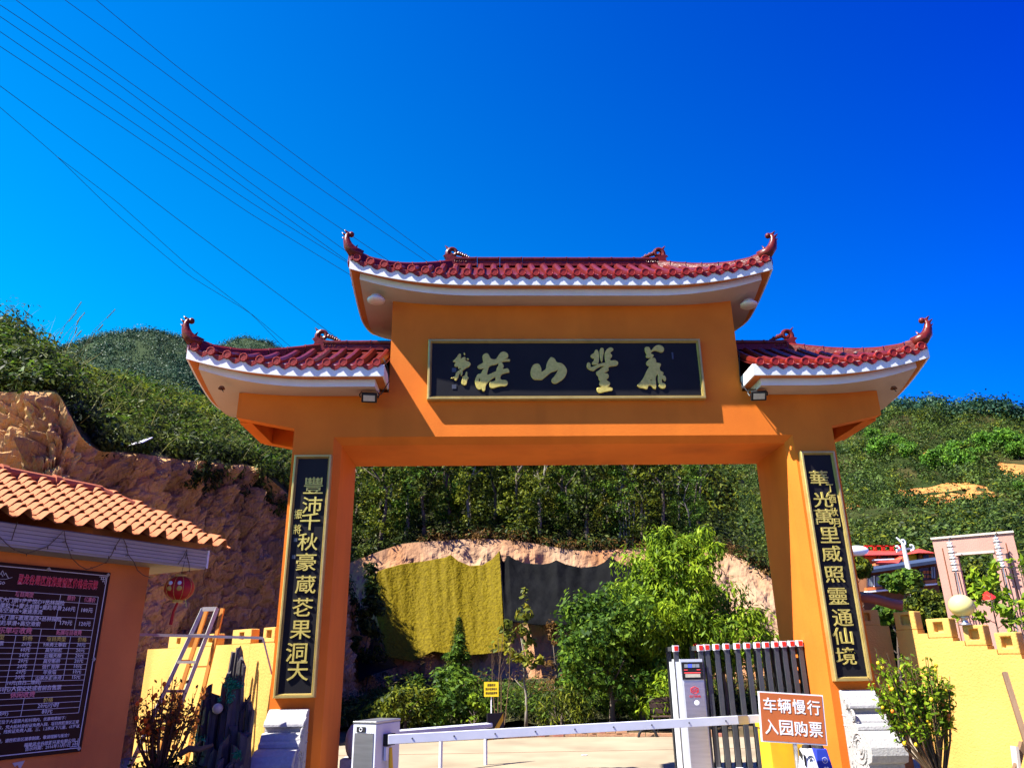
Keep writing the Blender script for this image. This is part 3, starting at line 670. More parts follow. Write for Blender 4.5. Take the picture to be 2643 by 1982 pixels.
cpl = frame_board('couplet_board', -3.565, -3.08, 1.235, 4.17, 'tall black couplet board with gold characters on the left column', 'sign', 'couplet boards on the gate columns', .05)
cpr = frame_board('couplet_board', 3.125, 3.585, 1.325, 4.18, 'tall black couplet board with gold characters on the right column', 'sign', 'couplet boards on the gate columns', .05)
def chars(board, seq, ox, oy, sc, h, w):
    for ch, cx, cy in seq:
        p = at(ox+cx*sc, oy+cy*sc, y=YP-.004)
        put_text('character', ch, p, (1, 0, 0), (0, 0, 1), h, 'goldpaint', board, w=w, extrude=.008, offset=.005, res=3)
chars(cpl, [('豐', 255, 222), ('沛', 248, 322), ('千', 238, 405), ('秋', 226, 508), ('豪', 217, 610), ('蔵', 215, 725), ('芲', 200, 840), ('果', 190, 955), ('洞', 168, 1070), ('天', 175, 1165)], 680, 1140, 380/749, .215, .25)
chars(cpl, [('振', 176, 368), ('將', 172, 445)], 680, 1140, 380/749, .12, .10)
chars(cpr, [('華', 185, 235), ('光', 210, 375), ('萬', 216, 485), ('里', 254, 605), ('威', 266, 725), ('照', 285, 860), ('靈', 306, 1000), ('通', 338, 1140), ('仙', 338, 1258), ('境', 358, 1388)], 2040, 1140, 300/754, .20, .25)
chars(cpr, [('丁', 257, 302), ('酉', 272, 370), ('秋', 284, 455), ('月', 299, 525)], 2040, 1140, 300/754, .11, .09)
for u, v in ((763, 1393), (758, 1437)):
    p = at(u, v, y=YP-.001); MB().bb(p.x-.022, p.x+.022, p.y-.002, p.y, p.z-.022, p.z+.022).build('seal', 'gate_grey', cpl)

# ================================================================== ground, road, slopes
def dvec(u, v, y=None, z=None, x=None): return at(u, v, y=y, z=z, x=x)
def ground():
    b = MB(); X = list(np.linspace(-260, 260, 53)); Y = [-80, -30, -14]+list(np.linspace(-12, 9, 12))+[14, 20, 30, 60, 120, 300, 600]
    b.grid([[(x, y, 0.0) for y in Y] for x in X]); tag(b.build('ground', 'earth'), kind='structure')
ground()
edge = [(-16, 7.0), (-6, 7.2), (-3.06, 7.48), (-1.2, 8.15), (0.13, 8.5), (2.62, 8.12), (5, 7.6), (9, 6.6)]
b = MB(); b.prism([(x, y) for x, y in edge]+[(9, -13), (-16, -13)], (0, 0, .004), (1, 0, 0), (0, 1, 0), (0, 0, .03))
tag(b.build('road', 'concrete'), kind='structure')
for yj in (2.35, 5.6): tag(MB().bb(-12, 7, yj-.008, yj+.008, .0345, .0375).build('road_joint', 'brownwall'), kind='structure')
b = MB(); b.prism([(-30, -40), (30, -40), (30, -1.6), (-30, -1.6)], (0, 0, .036), (1, 0, 0), (0, 1, 0), (0, 0, .006)); tag(b.build('bounce_cut_ground', 'bounce_cut'), kind='structure')  # unseen dark sheet added before the gate to cut bounced light
b = MB(); b.bb(-2.9, 2.9, 0.38, 0.44, .036, .042); b.bb(-2.9, 2.9, 0.84, 0.90, .036, .042); tag(b.build('gate_rails', 'steel'), 'pair of steel gate rails set in the road under the archway', 'rail')

def resample(path, n):
    P = [Vector(p) for p in path]; L = [0]
    for a, c in zip(P, P[1:]): L.append(L[-1]+(c-a).length)
    out = []
    for k in range(n):
        t = L[-1]*k/(n-1); i = 0
        while i < len(P)-2 and L[i+1] < t: i += 1
        q = (t-L[i])/max(1e-6, L[i+1]-L[i])
        m0 = P[max(i-1, 0)]; a = P[i]; c = P[i+1]; m1 = P[min(i+2, len(P)-1)]
        ta = (c-m0)*.25; tc = (m1-a)*.25; q2 = q*q; q3 = q2*q
        out.append(a*(2*q3-3*q2+1)+ta*(q3-2*q2+q)+c*(-2*q3+3*q2)+tc*(q3-q2))
    return out
def patch(rows, nu, nv):
    G = [resample(r, nu) for r in rows]; out = []
    cols = [resample([G[j][i] for j in range(len(G))], nv) if len(G) > 2 else [G[0][i].lerp(G[1][i], k/(nv-1)) for k in range(nv)] for i in range(nu)]
    return cols   # [nu][nv]
def displace(P, fn):
    nu, nv = len(P), len(P[0]); out = []
    for i in range(nu):
        r = []
        for j in range(nv):
            du = P[min(i+1, nu-1)][j]-P[max(i-1, 0)][j]; dv = P[i][min(j+1, nv-1)]-P[i][max(j-1, 0)]
            n = du.cross(dv); n = n.normalized() if n.length > 1e-9 else Vector((0, 0, 1))
            r.append(P[i][j]+fn(P[i][j], n, i/(nu-1), j/(nv-1)))
        out.append(r)
    return out
def sample_patch(P, n, seed, lo=(0, 0), hi=(1, 1), dens=None):
    A = np.array([[tuple(q) for q in r] for r in P]); rg = np.random.default_rng(seed)
    u = lo[0]+(hi[0]-lo[0])*rg.random(n); v = lo[1]+(hi[1]-lo[1])*rg.random(n)
    fu = u*(A.shape[0]-1); fv = v*(A.shape[1]-1); i = np.minimum(fu.astype(int), A.shape[0]-2); j = np.minimum(fv.astype(int), A.shape[1]-2)
    a = (fu-i)[:, None]; c = (fv-j)[:, None]
    p = A[i, j]*(1-a)*(1-c)+A[i+1, j]*a*(1-c)+A[i, j+1]*(1-a)*c+A[i+1, j+1]*a*c
    return (p, u, v, rg)

# ---- left clay cliff
tops = [(-900, 940, 6), (-600, 970, 5.2), (-300, 1000, 4.8), (0, 1011, 4.5), (100, 1012, 4.2), (154, 1022, 4.0), (212, 1130, 4.3), (262, 1165, 5.0), (340, 1168, 6.0), (482, 1188, 8), (570, 1196, 9.5), (656, 1206, 11), (752, 1285, 13), (840, 1420, 16), (900, 1540, 19), (925, 1650, 20.5), (910, 1650, 24)]
T = [at(u, v, y=y) for u, v, y in tops]
B_ = []
for i, q in enumerate(T):
    a = T[max(i-1, 0)]; c = T[min(i+1, len(T)-1)]; d = Vector((c.x-a.x, c.y-a.y, 0)).normalized(); out = Vector((d.y, -d.x, 0))
    if out.x < 0 and out.y > 0: out = -out
    B_.append(Vector((q.x, q.y, -.2))+out*(0.9 if i < 13 else 0.7))
P = patch([B_, T], 620, 150)
def cl(p, n, u, v):
    if n.y > 0.2: n = -n
    w = Vector((p.x*1.0, p.y*1.0, p.z*.42))
    flute = abs(mnoise.noise(Vector((p.x*1.3, p.y*1.3, p.z*.22))))*-.75
    lump = fbm((w.x*1.4, w.y*1.4, w.z*2.2), 5)*.34
    fine = fbm((p.x*5, p.y*5, p.z*3.2), 3)*.10
    e = min(1, (1-v)*70)
    vd = mnoise.voronoi(Vector((p.x*1.5, p.y*1.5, p.z*1.1)))[0]; vd2 = mnoise.voronoi(Vector((p.x*3.7+5, p.y*3.7, p.z*2.9)))[0]
    chip = -.30*math.exp(-(vd[1]-vd[0])*9)-.13*math.exp(-(vd2[1]-vd2[0])*8)+.08*vd[0]+abs(mnoise.noise(Vector((p.x*3.1, p.y*3.1, p.z*1.7+9))))*-.22+abs(mnoise.noise(Vector((p.x*7, p.y*7, p.z*5))))*-.10
    return n*((flute+lump+fine*1.3+chip+.28)*e)+Vector((0, 0, (fine+chip)*.5*e))
cliffP = displace(P, cl)
b = MB(); b.grid(cliffP); o = b.build('clay_cliff', 'cliff', smooth=False, fix=False); tag(o, kind='structure')
# bank above the cliff
def lift(dy, dz, k=1.0): return [Vector((q.x-dy*.35*k, q.y+dy, q.z+dz)) for q in T[:14]]
row1 = [at(u, v, y=y) for u, v, y in [(-900, 700, 9), (-600, 720, 9), (-300, 830, 9), (0, 885, 9), (60, 908, 9), (110, 935, 9), (181, 985, 9.5), (262, 1045, 10), (350, 1070, 11.5), (482, 1105, 13.5), (570, 1125, 14.5), (656, 1150, 16), (752, 1250, 18), (840, 1420, 20)]]
row2 = [at(u, v, y=y) for u, v, y in [(-900, 690, 20), (-600, 720, 20), (-300, 880, 20), (0, 940, 20), (60, 965, 20), (110, 985, 20), (193, 1000, 21), (262, 1005, 22), (350, 1012, 23), (482, 1050, 25), (570, 1070, 26), (656, 1140, 27), (752, 1225, 28), (840, 1420, 29)]]
P = patch([T[:14], row1, row2], 90, 40)
bankP = displace(P, lambda p, n, u, v: Vector((0, 0, fbm((p.x*.5, p.y*.5, 0), 3)*.35*min(1, v*4))))
b = MB(); b.grid(bankP); tag(b.build('bank', 'understory', smooth=True, fix=False), kind='structure')

def scrub(name, P, n, per, rad, leaf, m, seed, lo=(0, 0), hi=(1, 1), aspect=.4, lift_=.5, droop=None, keep=None):
    p, u, v, rg = sample_patch(P, n, seed, lo, hi)
    if keep is not None: k = keep(p, u, v, rg); p = p[k]
    r = rad*(.5+rg.random(len(p))); c = p.copy(); c[:, 2] += r*lift_
    q, nr = clump_points(rg, c, r, per, .8)
    me = leaf_mesh(name, q, nr, leaf*(.6+.8*rg.random(len(q))), m, aspect, droop, seed)
    return tag(link(name, me), kind='stuff')
scrub('shrubs', bankP, 900, 62, .42, .15, 'L_dark', 11, (0.12, 0.0), (1, .5), .35)
scrub('shrubs', bankP, 330, 60, .40, .17, 'L_green', 12, (0.2, .05), (1, .6), .3)
scrub('shrubs', bankP, 700, 60, .55, .20, 'L_forest', 13, (0.12, .45), (1, 1), .4)
scrub('shrubs', bankP, 420, 60, .5, .22, 'L_green', 14, (0.3, .55), (1, 1), .3)
scrub('shrubs', bankP, 260, 70, .55, .14, 'L_dark', 15, (0.05, .35), (.42, .56), .3, lift_=.9)
# undergrowth hanging over the rim
p, u, v, rg = sample_patch(cliffP, 520, 21, (0.46, .90), (1.0, 1.0)); kk = rg.random(len(p)) < np.clip((v-.88)*9, 0, 1); p = p[kk]
q, nr = clump_points(rg, p, .26*(.5+rg.random(len(p))), 46, 1.0)
tag(link('hanging_scrub', leaf_mesh('hanging_scrub', q, nr, .14*(.6+.8*rg.random(len(q))), 'L_dark', .3, (0, 0, -.8), 5)), kind='stuff')
# tall grass stalks on the skyline
def blades(name, base, n, L, spread, m, seed, w=.012):
    rg = random.Random(seed); b = MB()
    for k in range(n):
        q = base(rg); a = rg.random()*6.28; ln = L*(.5+rg.random()*.8); t = spread*(.3+rg.random())
        d = Vector((math.cos(a)*t, math.sin(a)*t, 1)).normalized(); bend = Vector((math.cos(a), math.sin(a), -.45))*ln*.3*rg.random()
        p1 = q+d*ln*.5; p2 = q+d*ln+bend; s = Vector((math.sin(a+.7), math.cos(a+.7), 0))*w
        b.add([q-s, q+s, p1+s*.8, p1-s*.8, p2], [(0, 1, 2, 3), (3, 2, 4)])
    o = b.build(name, m, fix=False); return tag(o, kind='stuff')
AR = np.array([[tuple(q) for q in r] for r in bankP])
def onbank(lo, hi):
    def f(rg):
        i = int((lo[0]+(hi[0]-lo[0])*rg.random())*(AR.shape[0]-1)); j = int((lo[1]+(hi[1]-lo[1])*rg.random())*(AR.shape[1]-1)); return Vector(AR[i, j])
    return f
blades('grass', onbank((0.15, .3), (.6, .55)), 260, 1.1, .5, 'grass', 3)
blades('grass', onbank((0.45, .05), (1, .95)), 1100, .9, .9, 'grass', 4)
rg0 = random.Random(5)
for k in range(9):      # tall seed stalks against the sky
    q = at(100+k*15, 905+rg0.random()*30, y=9.4); a = rg0.uniform(.1, .9)
    b = MB(); ln = rg0.uniform(.7, 1.5); tp = q+Vector((a*ln*.8, 0, ln)); b.tube([q-Vector((0, 0, .4)), q.lerp(tp, .5)+Vector((-.03, 0, .03)), tp], [.008, .006, .003], 4)
    for j in range(6): b.ball(tp.lerp(q, j*.035), .018, 5, 4, (.8, .8, 1.6))
    tag(b.build('grass_stalk', 'grass'), f'tall thin seed stalk against the sky on the left bank, {ORD[k]} from the left', 'grass stalk', 'seed stalks on the left bank')
b = MB(); q = at(355, 1142, y=6.2); b.box(q, (.46, .5, .02), rot=Matrix.Rotation(.5, 3, 'X')@Matrix.Rotation(-.25, 3, 'Y')); tag(b.build('white_board', 'white'), 'small white board lying under the shrubs at the cliff rim', 'board')

# ---- centre cut slope with its tarpaulins
ct = [(760, 1500, 25), (860, 1470, 25.5), (956, 1431, 26), (1041, 1403, 26.5), (1166, 1393, 27), (1245, 1390, 27), (1339, 1396, 27), (1433, 1412, 27), (1496, 1421, 27), (1588, 1418, 27), (1700, 1415, 27), (1800, 1410, 27), (1870, 1425, 26.5), (1933, 1450, 26), (1970, 1478, 25.5), (2060, 1540, 25)]
cb = [(u, 1752 if u > 1000 else 1790, y-3.4) for u, v, y in ct]
CT = [at(u, v, y=y) for u, v, y in ct]; CB = [at(u, v, y=y) for u, v, y in cb]; CB2 = [Vector((q.x, q.y-2.6, q.z-.75)) for q in CB]; CB3 = [Vector((q.x, q.y-12, .12)) for q in CB]
P = patch([CB, CT], 220, 70)
cutP = displace(P, lambda p, n, u, v: -abs(1)*n*0+Vector((0, -1, .2))*min(1, (1-v)*7)*((.25-.3*abs(mnoise.noise(Vector((p.x*.9, 7, p.z*.3))))-.25+fbm((p.x*1.1, 3, p.z*1.0), 5)*.2+fbm((p.x*4, 3, p.z*1.6), 3)*.07)))
b = MB(); b.grid(cutP); tag(b.build('cut_slope', 'cut', smooth=False, fix=False), kind='structure')
P = patch([CB3, CB2, CB], 80, 40)
vergeP = displace(P, lambda p, n, u, v: Vector((0, 0, fbm((p.x*.7, p.y*.7, 1), 3)*.18)))
b = MB(); b.grid(vergeP); tag(b.build('verge', 'understory', smooth=True, fix=False), kind='structure')

def tarp(name, top, bot, y0, m, label, seed, nu=120, nv=70, amp=.05, fold=.10):
    """a hanging sheet between two measured edges, laid just proud of the slope"""
    def lin(pts, t):
        us = pts[0][0]+(pts[-1][0]-pts[0][0])*t
        for a, c in zip(pts, pts[1:]):
            if us <= c[0]: q = (us-a[0])/max(1e-6, c[0]-a[0]); return us, a[1]+(c[1]-a[1])*q
        return pts[-1]
    peaks = [k/(len(top)-1) for k in range(len(top))]
    b = MB(); G = []
    for i in range(nu):
        t = i/(nu-1); a = lin(top, t); c = lin(bot, t); r = []
        for j in range(nv):
            s = j/(nv-1); u = a[0]+(c[0]-a[0])*s; v = a[1]+(c[1]-a[1])*s
            yy = y0-2.9*s+.1
            f = fold*(1-s)*math.sin(t*70+4*s+3*mnoise.noise(Vector((t*6, s*2, seed))))*(.4+.6*mnoise.noise(Vector((t*5, .5, seed+3))))
            w = amp*fbm((t*26, s*16, seed), 4)+amp*.7*abs(mnoise.noise(Vector((t*14+s*6, s*3, seed+9))))
            r.append(at(u, v, y=yy-.50-1.1*max(0, (1075-u)/130)+f-w*1.5))
        G.append(r)
    b.grid(G); o = b.build(name, m, smooth=True, fix=False)
    s_ = o.modifiers.new('thickness', 'SOLIDIFY'); s_.thickness = .02; return tag(o, label, 'tarpaulin')
tarp('yellow_tarpaulin', [(948, 1500), (975, 1475), (994, 1467), (1035, 1456), (1101, 1447), (1150, 1438), (1163, 1431), (1182, 1447), (1213, 1460), (1245, 1458), (1270, 1443), (1289, 1421)],
     [(1000, 1694), (1030, 1700), (1060, 1706), (1090, 1694), (1119, 1680), (1150, 1686), (1213, 1690), (1260, 1686), (1303, 1680)], 26.4, 'tarp_y', 'wide crinkled yellow-brown tarpaulin covering the cut slope behind the gate', 1.3, 200, 120, .016, .06)
tarp('black_shade_net', [(1290, 1422), (1297, 1446), (1301, 1450), (1311, 1432), (1330, 1444), (1354, 1453), (1402, 1456), (1422, 1452), (1436, 1445), (1460, 1456), (1500, 1465), (1540, 1460), (1560, 1450), (1576, 1434), (1592, 1448), (1619, 1460), (1680, 1472), (1740, 1476)],
     [(1302, 1600), (1340, 1606), (1389, 1612), (1450, 1612), (1496, 1610), (1600, 1606), (1740, 1600)], 26.4, 'tarp_b', 'black shade net pinned in scallops on the cut slope beside the yellow tarpaulin', 4.1, 200, 60, .015, .09)
tarp('black_tarpaulin', [(925, 1590), (962, 1610), (975, 1650), (996, 1690), (1024, 1716)], [(925, 1760), (950, 1742), (975, 1734), (1000, 1726), (1026, 1718)], 22.5, 'tarp_b', 'small black tarpaulin corner at the lower left of the yellow tarpaulin', 7.7, 40, 30, .02, .04)

# ---- forest slope above the cut
F0 = [q+Vector((0, .1, 0)) for q in CT]; F1 = [Vector((q.x*1.15, q.y+14, q.z+4.5)) for q in CT]; F2 = [Vector((q.x*1.5, q.y+40, q.z+11)) for q in CT]
forP = displace(patch([F0, F1, F2], 70, 40), lambda p, n, u, v: Vector((0, 0, fbm((p.x*.2, p.y*.2, 2), 3)*.8*min(1, v*5))))
b = MB(); b.grid(forP); tag(b.build('forest_floor', 'understory', smooth=True, fix=False), kind='structure')
scrub('undergrowth', forP, 500, 46, .55, .22, 'L_dark', 31, (0.1, 0), (1, .28), .4)
scrub('dry_brush', forP, 260, 40, .5, .20, 'L_dry', 32, (0.25, 0), (1, .06), .25, lift_=.1, droop=(0, 0, -.6))
scrub('undergrowth', forP, 900, 40, 1.2, .40, 'L_forest', 33, (0.0, .3), (1, 1), .4)
scrub('far_grove', forP, 420, 170, 2.2, .42, 'L_forest', 34, (0.0, .45), (1, 1), .5, lift_=1.2)
crowns = [crown_mesh('crown', 1.5, 3.3, 60, 62, .17, m, 40+k, 'tall', .5, None, .30) for k, m in enumerate(['L_forest', 'L_green', 'L_yellow', 'L_dark', 'L_forest', 'L_yellow', 'L_green'])]
trunks = [trunk_mesh('trunk', 7.0, .085, m, 50+k, 8, 1.0, .6, .45) for k, m in enumerate(['bark', 'bark', 'palebark'])]
rg0 = random.Random(9); kinds = ['dark green narrow', 'mid green shaggy', 'yellow green tall', 'almost black dense', 'olive green tall', 'yellow topped slender', 'fresh green bushy']
row_i = 0
ft = []
for r_, (y0, st, vb) in enumerate(((28.5, 62, 1412), (32, 58, 1400), (37, 66, 1380), (44, 80, 1350))):
    u = 905+r_*23
    while u < 1830-r_*8:
        ft.append((u+rg0.uniform(-16, 16), y0+rg0.uniform(-1, 1.5), vb+rg0.uniform(-6, 8), r_)); u += st
order = ['first', 'second', 'third', 'fourth', 'fifth', 'sixth', 'seventh', 'eighth', 'ninth', 'tenth', 'eleventh', 'twelfth', 'thirteenth', 'fourteenth', 'fifteenth', 'sixteenth', 'seventeenth', 'eighteenth', 'nineteenth', 'twentieth']
rows = ['front row', 'second row', 'third row', 'back row']; cnt = {}
AF = np.array([[tuple(q) for q in r] for r in forP])
def zat(A, x, y):
    d = (A[:, :, 0]-x)**2+(A[:, :, 1]-y)**2; i = np.unravel_index(np.argmin(d), d.shape); return float(A[i][2])
for k, (u, y, v, r_) in enumerate(ft):
    p = at(u, v, y=y); p.z = zat(AF, p.x, p.y)-.1; kd = rg0.choice([0, 1, 2, 3, 4, 5, 6]) if u < 1600 else rg0.choice([0, 1, 4, 5]); cnt[r_] = cnt.get(r_, 0)+1
    s = rg0.uniform(.8, 1.08)*(.72 if u > 1720 else 1)*(1+.05*r_)
    tree('forest_tree', p, crowns[kd], trunks[k % 3], f'{kinds[kd]} tree above the cut slope, {order[min(19, cnt[r_]-1)]} from the left in the {rows[r_]}', 'trees above the cut slope', s=s, rz=rg0.random()*6, crown_z=rg0.uniform(3.3, 4.3), sz=s*rg0.uniform(.85, 1.05))
# group of slim pale trunks in the middle of the wood
for k, (ub, ut) in enumerate(((1612, 1602), (1617, 1612), (1624, 1622), (1631, 1638), (1652, 1656), (1660, 1664))):
    a = at(ub, 1412, y=27.6); c = at(ut, 1270 if k < 4 else 1330, y=28.2); b = MB(); b.tube([a-Vector((0, 0, .3)), a.lerp(c, .5)+Vector((.03, 0, 0)), c], [.045, .04, .025], 6)
    o = empty('bare_tree', a, f'slim bare pale trunk at the forest edge, {order[k]} from the left of the cluster', 'tree', 'bare pale trunks at the forest edge')
    link('trunk', b.mesh('trunk', 'palebark', True), o)
    c2 = MB(); rr2 = random.Random(k)
    for j in range(7): 
        s0 = a.lerp(c, .45+.08*j); c2.tube([s0, s0+Vector((rr2.uniform(-.4, .4), rr2.uniform(-.2, .2), .55))], [.014, .005], 4)
    link('branches', c2.mesh('branches', 'palebark'), o)

# ---- right hillside
sil = [(1500, 1195, 150), (1700, 1190, 150), (1880, 1175, 150), (2000, 1150, 150), (2120, 1110, 150), (2285, 1075, 150), (2305, 1060, 150), (2369, 1068, 150), (2407, 1061, 150), (2459, 1080, 150), (2514, 1066, 150), (2592, 1074, 150), (2641, 1088, 150), (2760, 1120, 150), (2950, 1150, 150), (3300, 1250, 150)]
def hr(v, y, base=1475): return [at(u, base+(vs-base)*v, y=y+10*math.sin(u*.004)) for u, vs, _ in sil]
hillP = displace(patch([[at(u, 1735, y=36) for u, vs, _ in sil], hr(-.25, 42), hr(0, 50), hr(.28, 72), hr(.55, 98), hr(.8, 125), hr(1.0, 152), hr(.9, 200)], 170, 110), lambda p, n, u, v: Vector((0, 0, fbm((p.x*.05, p.y*.05, 3), 4)*2.2*min(1, v*4)*min(1, abs(.86-v)*6+.2))))
b = MB(); b.grid(hillP); tag(b.build('hillside', 'hillsoil', smooth=True, fix=False), kind='structure')
# bare soil terraces
AH = np.array([[tuple(q) for q in r] for r in hillP])
def hillpt(u, v):
    """where the measured direction meets the hillside"""
    o = np.array(CAM); d = CF+(u-1321.5)/FPX*CR-(v-991)/FPX*CU
    w = AH[40:90]-o; t = w@d; e = np.linalg.norm(w-t[..., None]*d, axis=2)
    for A_, off in ((AH, 0),):
        w = A_-o; t = w@d; e = np.linalg.norm(w-t[..., None]*d, axis=2)/t; i = np.unravel_index(np.argmin(e), e.shape)
    return Vector(A_[i])
def soil_on_hill(poly, seed):
    """a bare terrace lying on the hillside"""
    us = [p_[0] for p_ in poly]; u0, u1 = min(us), max(us); G = []; nu = max(8, int((u1-u0)/9))
    for i in range(nu):
        u = u0+.5+(u1-u0-1)*i/(nu-1); cr = [c+(e-c)*(u-a)/(d-a) for (a, c), (d, e) in zip(poly, poly[1:]+poly[:1]) if (a-u)*(d-u) <= 0 and a != d]
        lo, hi = min(cr), max(cr); r = []
        for j in range(7):
            q = hillpt(u, hi+(lo-hi)*j/6); e = 0 if i in (0, nu-1) or j in (0, 6) else 1
            c = at(u, hi+(lo-hi)*j/6, y=q.y-(.4+1.0*e)); r.append(c+Vector((0, 0, e*.35*fbm((q.x*.3, q.y*.3, seed), 3))))
        G.append(r)
    b = MB(); b.grid(G); tag(b.build('bare_soil', 'bare', smooth=True, fix=False), kind='structure')
soil_on_hill([(2302, 1268), (2330, 1262), (2400, 1258), (2440, 1246), (2500, 1245), (2545, 1256), (2575, 1276), (2560, 1288), (2500, 1290), (2440, 1300), (2370, 1306), (2345, 1300), (2320, 1285)], 1)
soil_on_hill([(2570, 1192), (2600, 1196), (2643, 1200), (2680, 1205), (2680, 1240), (2643, 1238), (2600, 1238), (2585, 1215)], 2)
soil_on_hill([(2382, 1158), (2398, 1160), (2396, 1182), (2384, 1178)], 3)
soil_on_hill([(2160, 1300), (2220, 1296), (2226, 1312), (2170, 1318)], 4)
soil_on_hill([(1822, 1326), (1860, 1322), (1900, 1320), (1896, 1332), (1850, 1338)], 5)
soil_on_hill([(2270, 1362), (2300, 1358), (2330, 1368), (2290, 1380)], 6)
def offsoil(p, u, v, rg):
    d = p-np.array(CAM); w = d@CF; pu = 1321.5+FPX*(d@CR)/w; pv = 991-FPX*(d@CU)/w     # the worked terraces are bare of shrubs
    clear = ((pu-2440)/125)**2+((pv-1274)/24)**2 > 1; clear &= ((pu-2630)/58)**2+((pv-1214)/26)**2 > 1
    k = clear & (rg.random(len(p)) < .55+.45*np.array([mnoise.noise(Vector((q[0]*.07, q[1]*.07, 5))) > -.15 for q in p])); return k
scrub('hill_scrub', hillP, 7500, 46, 1.0, .30, 'L_hill', 61, (0, .0), (1, .45), .45, keep=offsoil)
scrub('hill_scrub', hillP, 4200, 46, 1.5, .42, 'L_hill', 64, (0, .4), (1, .75), .45, keep=offsoil)
scrub('hill_scrub', hillP, 2600, 26, 1.3, .38, 'L_forest', 62, (0, .02), (1, .72), .45, keep=offsoil)
scrub('hill_shrubs', hillP, 620, 190, 2.0, .42, 'L_hill', 65, (0, .02), (1, .72), .5, lift_=.45, keep=offsoil)
scrub('hill_shrubs', hillP, 420, 190, 1.8, .42, 'L_forest', 66, (0, .02), (1, .7), .5, lift_=.4, keep=offsoil)
scrub('hill_shrubs', hillP, 260, 190, 2.2, .42, 'L_dark', 67, (0, .02), (1, .7), .5, lift_=.4, keep=offsoil)
scrub('hill_wood', hillP, 4200, 34, 2.1, .75, 'L_far', 63, (0, .68), (1, .93), .5, lift_=.8)
hc = [crown_mesh('crown', 2.3, 1.9, 40, 46, .50, 'L_hilltree', 70+k, 'round', .5, None, .40) for k in range(3)]
ht = trunk_mesh('trunk', 2.4, .16, 'bark', 77, 4, 1.2)
hpos = [(2258, 1128, 20), (2268, 1160, 26), (2282, 1150, 20), (2308, 1140, 18), (2330, 1150, 17), (2349, 1166, 22), (2407, 1192, 24), (2445, 1172, 24), (2466, 1194, 26), (2476, 1162, 22), (2528, 1178, 22), (2545, 1140, 22), (2572, 1144, 24), (2612, 1142, 26), (2628, 1164, 22), (2634, 1262, 15), (2500, 1196, 20), (2592, 1130, 20)]
for k, (u, v, r_) in enumerate(hpos):
    q = hillpt(u, v+r_*.9); dist = (q-Vector(CAM)).length; s = r_/FPX*dist/2.3; c = at(u, v+r_*.5, y=q.y)
    tree('hillside_tree', Vector((c.x, c.y, c.z-1.0*s)), hc[k % 3], ht, f'rounded bright green tree on the right hillside, {order[k]} from the left', 'bright green trees on the right hillside', s=s, rz=k*1.3, crown_z=2.6)

# ---- far hills on the left
sl = [(-300, 960, 0), (0, 950, 0), (100, 925, 0), (150, 905, 0), (200, 888, 0), (270, 866, 0), (330, 859, 0), (400, 860, 0), (460, 874, 0), (500, 890, 0), (545, 908, 0), (575, 890, 0), (605, 880, 0), (640, 876, 0), (690, 890, 0), (725, 908, 0), (800, 950, 0), (900, 1050, 0), (1000, 1200, 0)]
def fr(dv, y): return [at(u, v+dv*(1 if u < 530 or dv < 0 else 1), y=y*(1.25 if u > 540 else 1)) for u, v, _ in sl]
farP = displace(patch([fr(260, 190), fr(110, 230), fr(50, 270), fr(0, 310), fr(60, 420)], 150, 60), lambda p, n, u, v: Vector((0, 0, fbm((p.x*.02, p.y*.02, 8), 4)*4*min(1, v*3)*min(1, abs(.75-v)*5+.15))))
b = MB(); b.grid(farP); tag(b.build('far_hills', 'farhill', smooth=True, fix=False), kind='structure')
scrub('far_wood', farP, 7500, 36, 2.8, .75, 'L_far', 81, (0, .1), (1, .8), .5, lift_=.15)

# ---- shrubs and trees between the road and the cut
scrub('verge_scrub', vergeP, 900, 60, .34, .12, 'L_dark', 91, (.05, 0.03), (1, .85), .35, lift_=.9)
scrub('verge_scrub', vergeP, 420, 60, .30, .12, 'L_green', 92, (.05, 0.0), (1, .9), .35, lift_=1.1)
scrub('verge_scrub', vergeP, 120, 50, .45, .16, 'L_dry', 93, (.1, .3), (1, .95), .25, lift_=1.3)
AV = np.array([[tuple(q) for q in r] for r in vergeP])
def bush(u, v0, v1, y, wpx, m, label, seed, shape='round', leaf=.12, K=34, per=60, aspect=.5, droop=None, name='bush', cat='bush', trunk=True, cr=.38, tm='bark', base=0.0):
    top = at(u, v0, y=y); bot = at(u, v1, y=y); d = (top-Vector(CAM)).dot(Vector(CF)); rx = wpx/2/FPX*d; H = top.z-bot.z; g = zat(AV, bot.x, bot.y)-.1
    cm = crown_mesh('crown', rx, H*.46, K, per, leaf, m, seed, shape, aspect, droop, cr)
    g = min(g, bot.z)
    tm_ = trunk_mesh('trunk', max(.3, (top.z+bot.z)/2-g), .035 if rx < 1 else .07, tm, seed, 6, rx*.6, .3, .3) if trunk else None
    return tree(name, Vector((bot.x, bot.y, g)), cm, tm_, label, None, cat, crown_z=(top.z+bot.z)/2-g)
bush(1580, 1500, 1850, 10.6, 300, 'L_green', 'round dense dark green tree left of the tall drooping tree', 101, 'round', .15, 80, 95, .5, name='broadleaf_tree', cat='tree', cr=.30)
bush(1775, 1352, 1790, 12.2, 330, 'L_bright', 'tallest bright green tree with drooping leaves behind the folding gate', 102, 'round', .18, 150, 110, .3, (0, 0, -1.1), name='drooping_tree', cat='tree', cr=.27)
bush(1770, 1345, 1500, 12.0, 175, 'L_bright', 'rounded top of the tallest drooping tree', 116, 'round', .18, 40, 90, .3, (0, 0, -1.1), name='drooping_tree', cat='tree', cr=.34, trunk=False)
bush(1870, 1500, 1760, 11.6, 260, 'L_bright', 'lower spreading bright green tree against the right edge of the opening', 103, 'round', .18, 60, 110, .3, (0, 0, -1.0), name='drooping_tree', cat='tree', cr=.30)
